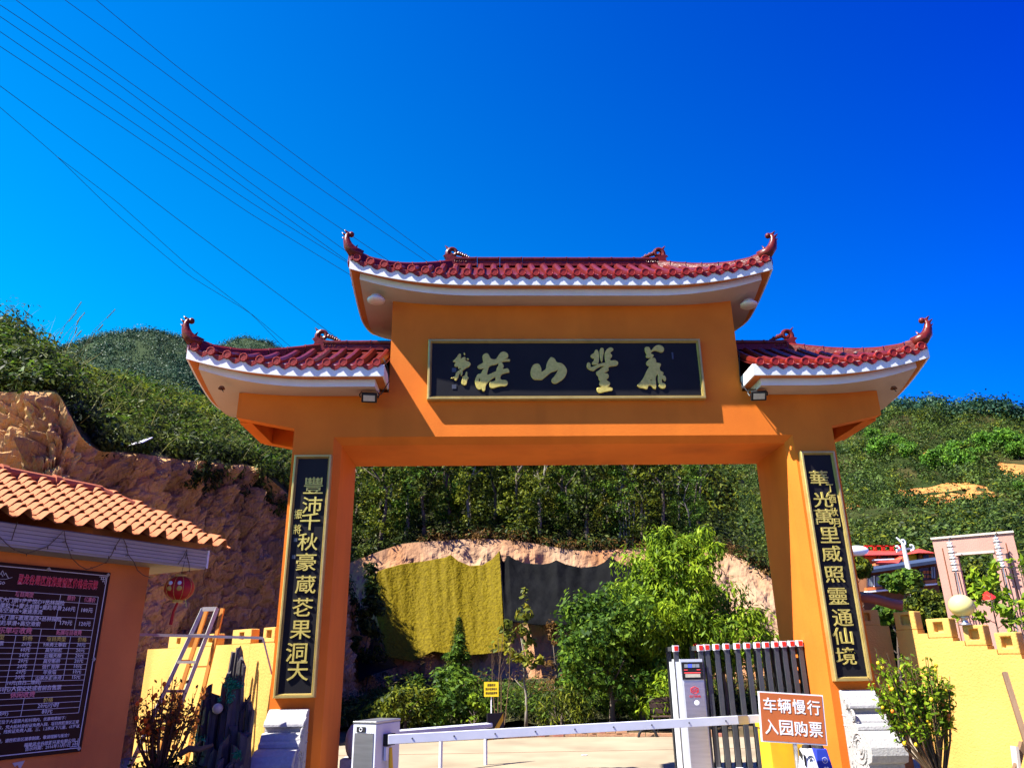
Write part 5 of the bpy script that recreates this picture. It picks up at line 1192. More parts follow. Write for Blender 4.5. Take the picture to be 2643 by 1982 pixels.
# folding gate
fg = empty('folding_gate', (2.2, .65, 0), 'dark grey retractable folding gate with red tipped posts pulled to the right', 'folding gate')
ux = [1743, 1807, 1823, 1848, 1874, 1902, 1928, 1954, 1977, 2001, 2022, 2043, 2064, 2085]
YF, YB, HG = .42, .84, 1.745
post = MB().bb(-.028, .028, -.028, .028, .10, HG).mesh('post', 'gate_grey'); postb = MB().bb(-.028, .028, -.028, .028, .10, HG).mesh('rear_post', 'gate_dark')
capm = MB().bb(-.034, .034, -.040, .034, HG-.055, HG+.02).mesh('post_cap', 'sign_white'); redm = MB().bb(-.025, .025, -.047, -.040, HG-.045, HG+.012).mesh('reflector', 'red')
link_ = MB().bb(-.022, .022, YF, YB, HG-.045, HG+.008).mesh('top_link', 'gate_grey')
xs = []
for k, u in enumerate(ux):
    x = at(u, 1670, y=YF).x; xs.append(x); zoff = .0
    for nm, me, yy in (('post', post, YF), ('rear_post', postb, YB), ('post_cap', capm, YF), ('reflector', redm, YF)):
        o = link(nm, me, fg, world=False); o.matrix_parent_inverse = parent_matrix(fg).inverted(); o.location = (x, yy, k*.0035)
    o = link('top_link', link_, fg, world=False); o.matrix_parent_inverse = parent_matrix(fg).inverted(); o.location = (x, 0, k*.0035)
for k in range(2, len(xs)-1):
    for z0_, z1_ in ((.35, .95), (.95, .35), (.95, 1.5), (1.5, .95)):
        b = MB(); b.bar((xs[k], YF+.10, z0_), (xs[k+1], YB-.08, z1_), .035, .012, up=(0, 1, 0)); b.build('lattice_bar', 'gate_dark', fg)
for x in (xs[2], xs[4], xs[7], xs[10], xs[13]):
    b = MB(); b.use('sign_white').bb(x-.035, x+.035, YF-.09, YF+.03, .05, .36); b.use('red').bb(x-.022, x+.022, YF-.096, YF-.09, .10, .22); b.build('wheel_foot', None, fg)
b = MB(); b.bb(xs[1], 3.0, YF-.01, YF+.02, .12, .17); b.bb(xs[1], 3.0, YB-.01, YB+.02, .12, .17); b.build('bottom_rail', 'gate_dark', fg)
# control head
hx0, hx1 = at(1750, 1700, y=YF-.06).x+.02, at(1812, 1700, y=YF-.06).x
ch = fg
MB().bb(hx0, hx1, YF-.06, YB+.05, .12, 1.60).build('control_head', 'steel2', ch)
MB().bb(hx0-.05, hx0-.002, YF-.03, YB-.1, .12, 1.57).build('side_cover', 'silver', ch)
MB().bb(hx0+.028, hx1-.012, YF-.068, YF-.062, .20, 1.33).build('steel_plate', 'steel', ch)
MB().bb(hx0+.015, hx1-.005, YF-.075, YF-.062, 1.36, 1.565).build('screen_panel', 'blackplastic', ch)
cx = (hx0+hx1)/2; wv = hx1-hx0
for k in range(4): MB().bb(cx-.33*wv+k*wv*.17, cx-.33*wv+(k+.9)*wv*.17, YF-.079, YF-.076, 1.50, 1.54).build('display', 'lcd' if k == 1 else 'lcd_off', ch)
MB().bb(cx-.36*wv, cx+.36*wv, YF-.079, YF-.076, 1.435, 1.443).build('led_strip', 'ledred', ch); MB().bb(cx-.32*wv, cx+.34*wv, YF-.079, YF-.076, 1.385, 1.425).build('label_plate', 'lamp_glass', ch)
MB().bb(cx-.36*wv, cx-.2*wv, YF-.079, YF-.076, 1.470, 1.476).build('led_strip', 'ledred', ch); MB().bb(cx+.2*wv, cx+.36*wv, YF-.079, YF-.076, 1.470, 1.476).build('led_strip', 'ledred', ch)
put_text('emblem', 'GG', (cx+.01, YF-.070, 1.235), (1, 0, 0), UP, .045, 'red', ch, w=.085, offset=.02, extrude=.002); b = MB(); b.tube([(cx+.01+.055*math.cos(a), YF-.070, 1.235+.042*math.sin(a)) for a in np.linspace(.52, 6.8, 7)[:-1]], .004, 4, closed=True); b.build('emblem_ring', 'red', ch)
put_text('emblem_name', '红门机电', (cx+.01, YF-.070, 1.165), (1, 0, 0), UP, .028, 'red', ch, w=.14, offset=.01, extrude=.002)
MB().ball((cx+.025, YF-.069, 1.09), .034, 12, 8, (1, .06, .9)).build('sticker', 'sign_white', ch)
MB().bb(hx0-.03, hx1+.03, YF-.10, YB, .05, .33).build('base_cover', 'steel2', ch)

# orange warning sign
S0 = Vector((1.90, -.90, 1.262)); S1 = Vector((2.605, -.90, 1.212)); S2 = Vector((2.58, -.90, .712)); S3 = Vector((1.872, -.90, .765))
sg = empty('slow_sign', (2.24, -.88, 0), 'orange notice board with white Chinese text in front of the folding gate', 'sign')
cc = (S0+S1+S2+S3)/4; rx_ = ((S1-S0)+(S2-S3)).normalized(); uy_ = ((S0-S3)+(S1-S2)).normalized(); sw = ((S1-S0).length+(S2-S3).length)/2; sh = ((S0-S3).length+(S1-S2).length)/2
RS = Matrix((rx_, Vector((0, 1, 0)), uy_)).transposed()
MB().box(cc, (sw, .016, sh), rot=RS).build('back_plate', 'sign_white', sg)
MB().box(cc+Vector((0, -.0095, 0)), (sw*.962, .003, sh*.95), rot=RS).build('panel', 'sign_orange', sg)
for txt, fy_ in (('车辆慢行', .235), ('入园购票', -.20)):
    for k, chh in enumerate(txt):
        put_text('character', chh, cc+rx_*sw*(-.335+.225*k)+uy_*sh*fy_+Vector((0, -.0125, 0)), rx_, uy_, sh*.295, 'sign_white', sg, w=sw*.2, extrude=.0015, offset=.010, res=2)
MB().bb(2.22, 2.26, -.885, -.86, 0, .9).build('post', 'steel', sg); MB().lathe((2.24, -.872, .002), [(.17, 0), (.17, .03), (.05, .06)], 20).build('foot', 'steel', sg)
t = empty('yellow_bollard', (2.26, -.42, 0), 'square orange and yellow bollard behind the orange notice board', 'bollard')
bevel(MB().bb(2.06, 2.45, -.60, -.25, 0, .86).build('body', 'yellowpaint', t), .012); MB().bb(2.045, 2.465, -.615, -.235, .861, .90).build('cap', 'yellowpaint', t)
# no-parking cones
def cone(x, y, h, w0, w1, m, label, txts, tm, stripes):
    t = empty('parking_cone', (x, y, 0), label, 'cone')
    b = MB(); vs = [(x+sx*w/2, y+sy*w/2, z) for z, w in ((.05, w0), (h, w1)) for sx, sy in ((-1, -1), (1, -1), (1, 1), (-1, 1))]
    b.add(vs, [(3, 2, 1, 0), (4, 5, 6, 7), (0, 1, 5, 4), (1, 2, 6, 5), (2, 3, 7, 6), (3, 0, 4, 7)]); bevel(b.build('body', m, t), .01)
    MB().bb(x-w0*.75, x+w0*.75, y-w0*.75, y+w0*.75, 0, .05).build('base', 'rubber', t); MB().lathe((x, y, h), [(w1*.45, 0), (w1*.35, .03)], 12).build('handle', 'rubber', t)
    def yf(z): return y-(w0+(w1-w0)*(z-.05)/(h-.05))/2
    if stripes:
        b = MB()
        for k in range(4):
            z = h-.12-.17*k; xa = x-(w0+(w1-w0)*(z-.05)/(h-.05))/2
            b.add([(xa-.002, yf(z)+.02, z), (xa-.002, yf(z)+.10, z+.05), (xa-.002, yf(z)+.10, z+.13), (xa-.002, yf(z)+.02, z+.08)], [(0, 1, 2, 3)])
            b.add([(xa+.001, yf(z)-.003, z+.08), (xa+.03, yf(z)-.003, z+.05), (xa+.02, yf(z-.06)-.003, z-.06), (xa+.001, yf(z-.03)-.003, z-.03)], [(0, 1, 2, 3)])
        b.build('stripe', 'txt_black', t)
    for chh, z, hh in txts: put_text('character', chh, (x+.012, yf(z)-.006, z), (1, 0, 0), UP, hh, tm, t, extrude=.001, offset=.004)
    return t
cn = cone(2.315, -.98, .70, .30, .10, 'sign_white', 'white and black no parking cone below the orange notice board', [('R', .60, .042), ('请', .50, .06), ('勿', .41, .06), ('泊', .32, .06), ('车', .23, .06)], 'txt_black', True)
MB().tube([(2.325+.034*math.cos(a), -1.045, .60+.034*math.sin(a)) for a in np.linspace(0, 6.283, 17)[:-1]], .004, 5, closed=True).build('ring_mark', 'txt_black', cn)
cn = cone(2.60, -.62, .66, .30, .12, 'blue', 'blue no parking cone with white text between the notice board and the right column', [('⊗', .55, .06), ('禁', .46, .06), ('止', .38, .06), ('泊', .30, .06), ('车', .22, .06)], 'sign_white', False)

# guard rail beyond the gate
r0 = at(1000, 1885, z=.66); r1 = at(1268, 1857, z=.70); t = empty('guard_rail', r0, 'silver corrugated guard rail with a black and yellow end plate beyond the gate', 'guard rail')
dr = (r1-r0); dr.z = 0; Lr = dr.length; dr.normalize(); nr_ = Vector((dr.y, -dr.x, 0))
for z0_, nm in ((0.0, 'rail'),):
    pf = [(0, .16), (.03, .14), (.03, .10), (.0, .08), (.0, .06), (.03, .04), (.03, .0), (0, -.02)]
    b = MB(); vs = []; 
    for s in (0, Lr):
        for o, z in pf: vs.append(Vector((r0.x, r0.y, 0))+dr*s+nr_*o+UP*(z+.50))
    n = len(pf); b.add(vs, [(i, i+1, n+i+1, n+i) for i in range(n-1)]); o = b.build('rail', 'steel2', t); sm_ = o.modifiers.new('thickness', 'SOLIDIFY'); sm_.thickness = .006
for k in range(3):
    q = Vector((r0.x, r0.y, 0))+dr*(Lr*(.06+.45*k))-nr_*.05; MB().tube([q, q+UP*.60], .03, 10).build('post', 'steel2', t)
e_ = Vector((r0.x, r0.y, 0))+dr*(Lr+.09)
RG = Matrix((dr, -nr_, UP)).transposed(); MB().box(e_+UP*.60, (.36, .02, .40), rot=RG).build('end_plate', 'blackplastic', t)
MB().prism([(-.17, -.19), (-.06, -.19), (.16, .08), (.16, .19)], e_+UP*.60+nr_*.012, dr, UP, nr_*.003).build('yellow_stripe', 'yellowpaint', t)
# yellow notice on a stick
p = at(1268, 1778, y=8.7); t = empty('yellow_notice', at(1268, 1872, y=8.7), 'small yellow notice with three lines of text on a thin pole', 'sign')
MB().bb(p.x-.165, p.x+.165, p.y-.008, p.y+.008, p.z-.155, p.z+.155).build('panel', 'sign_yellow', t)
MB().tube([(p.x, p.y+.02, 0), (p.x, p.y+.02, p.z+.14)], .014, 8).build('pole', 'sign_white', t)
for k, tx in enumerate(('温馨提示', '爱护花草树木', '请勿践踏草坪')): put_text('lettering', tx, (p.x, p.y-.0095, p.z+.09-.085*k), (1, 0, 0), UP, .055, 'txt_black', t, w=.19 if k == 0 else .27, extrude=.001, offset=.01)

# kerb of loose bricks at the far road edge
kp = [(-.95, 8.20), (0.13, 8.53), (1.4, 8.38), (2.62, 8.15), (4.0, 7.85)]
kerb = empty('brick_kerb', (1, 8.4, 0), 'low kerb of weathered bricks along the far edge of the road', 'kerb')
K_ = resample([Vector((x, y, 0)) for x, y in kp], 25); bm1 = MB().bb(-.095, .095, -.05, .05, 0, .062).mesh('brick', 'brick'); bm2 = MB().bb(-.095, .095, -.05, .05, 0, .062).mesh('brick', 'brick2'); rg0 = random.Random(2)
for row in range(2):
    for k in range(24):
        a, c = K_[k], K_[k+1]; q = a.lerp(c, .5+.45*(row % 2)-.2); an = math.atan2(c.y-a.y, c.x-a.x)
        if row == 1 and rg0.random() < .2: continue
        o = link('brick', bm2 if rg0.random() < .3 else bm1, kerb, world=False); o.matrix_parent_inverse = parent_matrix(kerb).inverted()
        o.location = (q.x, q.y+rg0.uniform(-.012, .012), .04+row*.066); o.rotation_euler = (0, rg0.uniform(-.03, .03), an+rg0.uniform(-.06, .06)); o.scale = (1.0*(c-a).length/.2, 1, 1)
# bench and half-buried tyre
q = at(1678, 1815, y=9.2); t = empty('park_bench', (q.x+.7, 9.2, .1), 'dark brown slatted bench partly hidden by the folding gate', 'bench')
for z in (.42, .54, .66): bevel(MB().bb(q.x, q.x+1.4, 9.28, 9.31, z, z+.10).build('backrest_slat', 'benchwood', t), .006)
for k in range(3): bevel(MB().bb(q.x, q.x+1.4, 8.88+k*.13, 8.99+k*.13, .36, .385).build('seat_slat', 'benchwood', t), .006)
for x in (q.x+.08, q.x+1.3): MB().tube([(x, 8.9, .02), (x, 8.9, .36), (x, 9.25, .36), (x, 9.33, .72)], .018, 6).build('frame', 'blackplastic', t); MB().tube([(x, 9.25, .36), (x, 9.3, .02)], .018, 6).build('leg', 'blackplastic', t)
q = at(1672, 1900, y=8.05); b = MB(); b.tube([(q.x+.20*math.cos(a), 8.05, .02+.19*math.sin(a)) for a in np.linspace(0, math.pi, 15)], .028, 8); tag(b.build('half_tyre', 'rubber', smooth=True), 'black half tyre standing in the ground at the road edge', 'tyre')
q = at(1797, 1672, y=10.6); t = empty('paper_lantern', q, 'orange red lantern hanging behind the folding gate', 'lantern'); MB().ball((0, 0, 0), .11, 14, 10, (1, 1, 1.1)).build('body', 'lantern', t, world=False, smooth=True); MB().lathe((0, 0, -.12), [(.04, 0), (.04, .03)], 10).build('bottom_cap', 'lantern_gold', t, world=False)
MB().tube([(0, 0, -.12), (0, 0, -.26)], [.02, .03], 6).build('tassel', 'red', t, world=False); MB().tube([(0, 0, .1), (.0, .2, 1.6)], .004, 4).build('cord', 'wire', t, world=False)
b = MB(); q = at(1508, 1948, z=.04); b.prism([(-.06, -.03), (.05, -.02), (.06, .03), (-.03, .035)], q, (1, 0, 0), (0, 1, 0), (0, 0, .008)); tag(b.build('paper_scrap', 'sign_white'), 'small white scrap lying on the sunlit road', 'litter')

# ================================================================== ladder, rail, rockery and plants by the left wall
t = empty('step_ladder', at(450, 1800, y=.0), 'tall aluminium and orange step ladder leaning beside the yellow wall', 'ladder')
def ext(a, c, z): k = (z-a.z)/(c.z-a.z); return a+(c-a)*k
lt, lm = at(524, 1570, y=.12), at(424, 1786, y=-.05); rt, rm = at(561, 1569, y=.12), at(478, 1786, y=-.05)
L0, R0_ = ext(lt, lm, .02), ext(rt, rm, .02)
MB().bar(L0, lt, .022, .045).build('rail', 'alu', t); MB().bar(R0_, rt, .022, .045).build('rail', 'alu', t)
for v, w_ in ((1572, .0), (1642, .13), (1711, .12), (1783, .12), (1855, .12), (1925, .12)):
    k = (v-1570)/(1786-1570); a = lt+(lm-lt)*k; c = rt+(rm-rt)*k
    if a.z < .1: continue
    MB().bar(a, c, .05 if w_ else .03, .03 if w_ else .05, up=(0, 0, 1)).build('tread', 'alu', t)
lb = lt+Vector((.03, .06, 0)); rb = rt+Vector((.05, .05, .0)); off = Vector((.16, .52, 0))
MB().bar(lb, L0+off, .03, .045).build('rear_rail', 'alu_orange', t); MB().bar(rb, R0_+off+Vector((.05, 0, 0)), .03, .045).build('rear_rail', 'alu_orange', t)
for k in (.3, .55, .8): MB().bar(lb.lerp(L0+off, k), rb.lerp(R0_+off, k), .02, .02).build('brace', 'alu_orange', t)
for k in (.12, .5): MB().bar(lt.lerp(L0, k+.15)+Vector((.015, .02, 0)), lb.lerp(L0+off, k+.15), .012, .03).build('spreader', 'alu_orange', t)
t = empty('metal_rail', at(520, 1642, y=.15), 'thin metal rail stretched in front of the yellow battlement wall', 'rail')
a, c = at(360, 1637, y=-.35), at(679, 1646, y=.02)
MB().bar(a, c, .03, .03).build('bar', 'alu', t); MB().bar(c, at(702, 1740, y=.08), .018, .018).build('brace', 'alu', t); MB().tube([c, c+Vector((0, 0, -.05))], .012, 6).build('hook', 'alu', t)

rk = empty('rockery', (-3.85, -.6, 0), 'dark jagged slate rockery fountain with bunches of green plastic leaves', 'rockery')
rr2 = random.Random(12)
def slab(u, v, wpx, zb, y, dep):
    p = at(u, v, y=y); k = 3.0/1934*(y+9.66)/3.0; w = wpx*.2303*(y+10.2)/1934; h = p.z-zb; n = 6; b = MB(); rings = []
    lev = 6; tw = rr2.random()*3
    base = [(math.cos(6.283*q/n+tw)*(.9+.35*rr2.random()), math.sin(6.283*q/n+tw)*(.9+.35*rr2.random())) for q in range(n)]
    vs = []
    for l in range(lev):
        f = l/(lev-1); s_ = (1.12-.35*f)*(1+rr2.uniform(-.14, .14)); sx = rr2.uniform(-.10, .10)*w; z = zb+h*f
        for q, (cx_, cy_) in enumerate(base): vs.append((p.x+sx+cx_*w*.5*s_, y+cy_*dep*.5*s_, z+(rr2.uniform(-.05, .05)*min(1, h) if 0 < l else 0)+(rr2.uniform(-.035, .03) if l == lev-1 else 0)))
    fs = [tuple(range(n-1, -1, -1)), tuple((lev-1)*n+q for q in range(n))]+[(l*n+q, l*n+(q+1) % n, (l+1)*n+(q+1) % n, (l+1)*n+q) for l in range(lev-1) for q in range(n)]
    b.add(vs, fs); b.build('rock', 'rock', rk)
for (cu, cv, w, zb, y, dep) in ((590, 300, 60, .6, -.55, .12), (545, 365, 85, .5, -.52, .16), (625, 430, 80, .5, -.62, .13), (655, 500, 50, .6, -.66, .10), (610, 380, 70, .5, -.48, .14), (600, 640, 120, .2, -.6, .25), (470, 620, 60, .4, -.6, .12), (500, 680, 70, .3, -.66, .14), (560, 790, 140, .0, -.62, .3), (440, 720, 60, .2, -.55, .18), (265, 750, 70, .4, -.6, .14), (215, 830, 70, .3, -.58, .14), (330, 845, 110, .2, -.56, .18), (385, 850, 70, .2, -.52, .14), (240, 980, 80, .2, -.68, .16), (290, 1030, 50, .3, -.74, .10), (350, 960, 70, .2, -.7, .16), (420, 1040, 60, .2, -.7, .14), (690, 885, 50, .4, -.58, .14), (660, 960, 60, .2, -.6, .16), (710, 975, 70, .1, -.66, .15), (740, 1040, 55, .3, -.72, .10), (640, 1000, 40, .3, -.7, .1), (500, 900, 60, .1, -.72, .12), (540, 1180, 120, .0, -.76, .16), (650, 1265, 130, .0, -.82, .16), (700, 1260, 70, .0, -.78, .16), (190, 1210, 60, .2, -.72, .14), (230, 1290, 50, .2, -.78, .12), (440, 1330, 90, .0, -.9, .16), (400, 1400, 70, .0, -.95, .14), (480, 1340, 80, .0, -.86, .14), (560, 1430, 90, .0, -.92, .16), (320, 1450, 110, .0, -.86, .2), (250, 1440, 130, .0, -.8, .2), (380, 1590, 80, .0, -1.0, .14), (500, 1590, 90, .0, -1.02, .14), (600, 1620, 90, .0, -1.0, .14)):
    slab(480/.2303*0+480+cu*.2303, 1600+cv*.2303, w, zb, y, dep)
b = MB(); b.bb(-4.35, -3.55, -.95, -.4, 0, .5); b.build('rock_base', 'rock', rk)
q = at(480+355*.2303, 1600+990*.2303, y=-.80); MB().ball(q, .055, 16, 12).build('glass_ball', 'lamp_glass', rk, smooth=True)
for (cu, cv, y, w) in ((470, 700, -.76, .09), (570, 740, -.74, .10), (465, 885, -.82, .11), (575, 1500, -1.05, .07), (90, 1330, -.9, .10)):
    q = at(480+cu*.2303, 1600+cv*.2303, y=y); rg = np.random.default_rng(int(cu)); cpt = np.array([tuple(q)])+rg.normal(size=(9, 3))*np.array([w*.5, .02, w*.3]); p_, nr = clump_points(rg, cpt, np.full(9, .04), 12, 1)
    link('plastic_leaves', leaf_mesh('plastic_leaves', p_, nr, np.full(len(p_), .035), 'tealleaf', .3, None, 2), rk)

def fruit_bush(name, base, stems, spread, H, leaf, m, nleaf, fruits, fm, label, seed, dense=.5, tilt=(0, 0), fr=.022):
    rr = random.Random(seed); rg = np.random.default_rng(seed); t = empty(name, base, label, 'fruit tree' if 'kumquat' in name else 'plant')
    b = MB(); tips = []
    for k in range(stems):
        a = rr.random()*6.283; rd = spread*rr.random()**.5; h = H*(.55+.45*rr.random()*(1-.3*rd/spread))
        tip = Vector((math.cos(a)*rd+tilt[0]*h/H, math.sin(a)*rd*.7+tilt[1]*h/H, h)); mid = Vector((tip.x*.6, tip.y*.6, h*.42)); P_ = [Vector((rr.uniform(-.03, .03), rr.uniform(-.03, .03), 0)), mid, tip]
        b.tube(P_, [.012, .008, .003], 5); tips.append((mid, tip))
        for j in range(3): s0 = mid.lerp(tip, .2+.25*j); e_ = s0+Vector((rr.uniform(-.1, .1), rr.uniform(-.08, .08), .10)); b.tube([s0, e_], [.004, .002], 4); tips.append((s0, e_))
    link('stems', b.mesh('stems', 'twig'), t, world=False)
    idx = rg.integers(0, len(tips), nleaf); f = rg.random(nleaf)**dense
    A = np.array([tuple(x[0]) for x in tips]); B2 = np.array([tuple(x[1]) for x in tips]); p_ = A[idx]*(1-f[:, None])+B2[idx]*f[:, None]+rg.normal(size=(nleaf, 3))*.028
    link('foliage', leaf_mesh('foliage', p_, rg.normal(size=(nleaf, 3))+np.array([0, 0, .8]), leaf*(.6+.8*rg.random(nleaf)), m, .45, None, seed), t, world=False)
    fms = [MB().ball((0, 0, 0), fr, 8, 6, (1, 1, 1.15)).mesh('fruit', q_, True) for q_ in fm]
    for k in range(fruits):
        a, c = tips[rr.randrange(len(tips))]; q_ = a.lerp(c, rr.random()**.6)+Vector((rr.uniform(-.04, .04), rr.uniform(-.05, .02), rr.uniform(-.04, .02)))
        o = link('fruit', fms[rr.randrange(len(fms))], t, world=False); o.location = q_
    return t
fruit_bush('kumquat_tree', Vector((3.52, -1.3, .35)), 46, .44, 1.46, .060, 'L_bright', 2900, 64, ['fruit_y', 'fruit_y', 'fruit_o'], 'kumquat tree with yellow and orange fruit beside the right stone drum', 5, .9, (-.20, 0), .019)
MB().lathe((3.52, -1.3, .03), [(.16, 0), (.22, .30), (.24, .32), (.20, .33)], 20)
t = empty('flower_pot', (3.52, -1.3, .04), 'dark pot under the kumquat tree on the right', 'pot'); MB().lathe((0, 0, 0), [(.15, 0), (.21, .27), (.235, .28), (.235, .31), (.20, .315)], 20).build('pot', 'rubber', t, world=False)
q = at(412, 1960, y=-1.1)
fruit_bush('kumquat_tree', Vector((q.x, q.y, .52)), 40, .44, 1.02, .050, 'L_dry', 1000, 60, ['fruit_o'], 'withering kumquat tree with orange fruit and bare twigs beside the booth', 8, .6, (.02, 0), .022)
t = empty('flower_pot', (q.x, q.y, .04), 'large dark pot of the withering kumquat tree beside the booth', 'pot'); MB().lathe((0, 0, 0), [(.28, 0), (.40, .50), (.44, .52), (.44, .58), (.36, .58)], 24).build('pot', 'rubber', t, world=False)
rg = np.random.default_rng(4); p_ = rg.normal(size=(260, 3))*np.array([.2, .2, .05])+np.array([0, 0, .62]); tag(link('ground_cover', leaf_mesh('ground_cover', p_, rg.normal(size=(260, 3))+np.array([0, 0, 1.]), np.full(260, .07), 'L_dark', .4, None, 1), t, world=False), kind='stuff')
q = at(480+100*.2303, 1600+1470*.2303, y=-1.0)
t = empty('driftwood', q, 'twisted piece of driftwood lying in front of the rockery', 'driftwood'); MB().tube([(-.16, 0, -.03), (-.06, 0, .03), (.05, -.02, .02), (.18, 0, .06)], [.03, .035, .03, .015], 7).build('branch', 'wood', t, world=False); MB().tube([(-.02, 0, .02), (.04, .02, .10)], [.02, .008], 6).build('branch', 'wood', t, world=False)

# leaning post and the bright saplings at the right wall
t = empty('wooden_post', at(2640, 1890, y=-1.5), 'weathered wooden post leaning against the right battlement wall', 'post')
a, c = at(2593, 1735, y=-1.05), at(2640, 1886, y=-1.25); MB().bar(a, a+(c-a)*2.4, .05, .05).build('post', 'wood', t)
MB().bar(at(2640, 1915, y=-1.2), at(2622, 1985, y=-1.2), .05, .05).build('prop', 'wood', t); MB().bar(at(2618, 1925, y=-1.2), at(2626, 1990, y=-1.2), .09, .03).build('board', 'pale', t)
def sapling(u, v0, v1, y, w, label, seed, n=150):
    bt_ = at(u, v1, y=y); tp = at(u, v0, y=y); H = tp.z-bt_.z; t = empty('sapling', Vector((bt_.x, bt_.y, 0)), label, 'sapling'); rr = random.Random(seed); rg = np.random.default_rng(seed); b = MB(); tips = []
    b.tube([(0, 0, 0), (.0, 0, bt_.z), (.01, 0, bt_.z+H*.8)], [.012, .010, .004], 6)
    for k in range(11):
        z = bt_.z+H*(.1+.075*k); a = k*2.4; e_ = Vector((math.cos(a)*w*(1-.5*k/11), math.sin(a)*w*.7, z+H*.16)); b.tube([(0, 0, z), tuple(e_)], [.005, .002], 4); tips.append(((0, 0, z), tuple(e_)))
    link('stem', b.mesh('stem', 'bark'), t, world=False); ix = rg.integers(0, 11, n); f = rg.random(n)*.6+.4; A = np.array([x[0] for x in tips]); C_ = np.array([x[1] for x in tips]); p_ = A[ix]*(1-f[:, None])+C_[ix]*f[:, None]+rg.normal(size=(n, 3))*.03
    link('foliage', leaf_mesh('foliage', p_, rg.normal(size=(n, 3))*.8+np.array([-.5, -.8, .5]), .105*(.7+.6*rg.random(n)), 'L_bright', .42, None, seed), t, world=False)
sapling(2578, 1462, 1640, -.30, .26, 'leafy yellow green sapling behind the right wall in front of the pink frame', 3, 330)
sapling(2490, 1570, 1612, -.05, .12, 'low bright sprig behind the wall beside the globe lamp', 4, 26)
sapling(2650, 1540, 1660, -.45, .2, 'bright green sprig at the right edge behind the wall', 6, 90)
sapling(2640, 1440, 1500, 2.2, .25, 'thin twig with few leaves at the right edge above the wall', 7, 24)

# ================================================================== pink concrete frame and insulator racks
pl = at(2405, 1390, z=3.8); pr0 = at(2613, 1372, z=3.8); pd = Vector((pr0.x-pl.x, pr0.y-pl.y, 0)); PWd = pd.length; pd.normalize(); pn = Vector((pd.y, -pd.x, 0)); RP = Matrix((pd, -pn, UP)).transposed()
t = empty('pink_frame', pl.lerp(pr0, .5)-UP*3.8, 'pale pink rendered frame with a square opening behind the right wall', 'building')
def pk(s0, s1, z0, z1, name='wall', m='pink', o0=0, th=.42): o = MB().box(Vector((pl.x, pl.y, 0))+pd*(s0+s1)/2+pn*(o0-th/2)+UP*(z0+z1)/2, (s1-s0, th, z1-z0), rot=RP).build(name, m, t); return o
def onpk(u, v):
    dd = Vector(CF+(u-1321.5)/FPX*CR-(v-991)/FPX*CU); o_ = Vector(CAM); k = (Vector((pl.x, pl.y, 0))-o_).dot(pn)/dd.dot(pn); w = o_+dd*k; return (w-Vector((pl.x, pl.y, 0))).dot(pd), w.z
sA, zA = onpk(2470, 1429); sB, zB = onpk(2561, 1421); _, zC = onpk(2500, 1550)
pk(0, sA, 0, zA); pk(sB, PWd, 0, zA); pk(0, PWd, zA, 3.78); pk(sA, sB, 0, zC)
pk(-.02, PWd+.02, 3.781, 3.82, 'coping', 'pale', .03, .48); pk(sA-.03, sB+.03, zA-.03, zA+.012, 'lintel_trim', 'pale', .02, .1)
# panelling grooves on the outer edges
for s_ in (.14, PWd-.16): pk(s_, s_+.02, 0, 3.6, 'groove', 'brownwall', .003, .01)
for k, (u, lab) in enumerate(((2453, 'left rack of stacked white insulators in front of the pink frame'), (2571, 'right rack of stacked white insulators in front of the pink frame'))):
    u0 = (2453, 2571)[k]; v0 = (1400, 1388)[k]; s_, z_ = onpk(u0, v0); q = Vector((pl.x, pl.y, 0))+pd*s_+pn*.22; tt = empty('insulator_rack', Vector((q.x, q.y, 0)), lab, 'insulator rack', 'insulator racks by the pink frame')
    MB().tube([q+UP*1.0, q+UP*(z_+.03)], .012, 6).build('pole', 'steel', tt)
    for j in range(5):
        z = z_-.06-.115*j; MB().lathe(q+UP*z, [(.02, -.045), (.05, -.035), (.05, -.022), (.028, -.01), (.028, .01), (.05, .022), (.05, .035), (.02, .045)], 12).build('insulator', 'sign_white', tt)
        MB().bar(q+UP*(z-.05)-pd*.07, q+UP*(z-.05)+pd*.09, .014, .02).build('clip', 'gate_grey', tt)
    MB().tube([q+UP*(z_+.02), q+UP*(z_+.07)+pd*.03, q+UP*(z_+.02)+pd*.05], .012, 6).build('hook', 'blackplastic', tt)
    for dx in (-.025, .035): MB().tube([q+UP*(z_-.6)+pd*dx, q+UP*(z_-1.2)+pd*dx*1.6, q+UP*1.0+pd*dx*2.4], .010, 6).build('cable', 'wire', tt)
p_ = MB(); q = at(2545, 1530, y=7.5); t = empty('red_parasol', Vector((q.x, q.y, 0)), 'red parasol seen through the opening of the pink frame', 'parasol')
MB().lathe((q.x, q.y, q.z-.15), [(.30, -.08), (.18, .06), (.02, .20), (.0, .21)], 8).build('canopy', 'red', t); MB().tube([(q.x, q.y, 0), (q.x, q.y, q.z+.15)], .02, 6).build('pole', 'steel', t)
# curved brown roof just behind the short wall
b = MB(); P_ = [[at(u, v, y=y) for y, dv in ((1.6, 0), (2.6, -12)) for v in (vv+dv,)] for u, vv in ((2205, 1553), (2240, 1555), (2270, 1562), (2300, 1571), (2330, 1576))]
b.grid(P_); o = b.build('curved_canopy', 'brick_o', smooth=True, fix=False); o.modifiers.new('thickness', 'SOLIDIFY').thickness = .09; tag(o, 'curved brown canopy edge behind the short battlement wall', 'canopy')

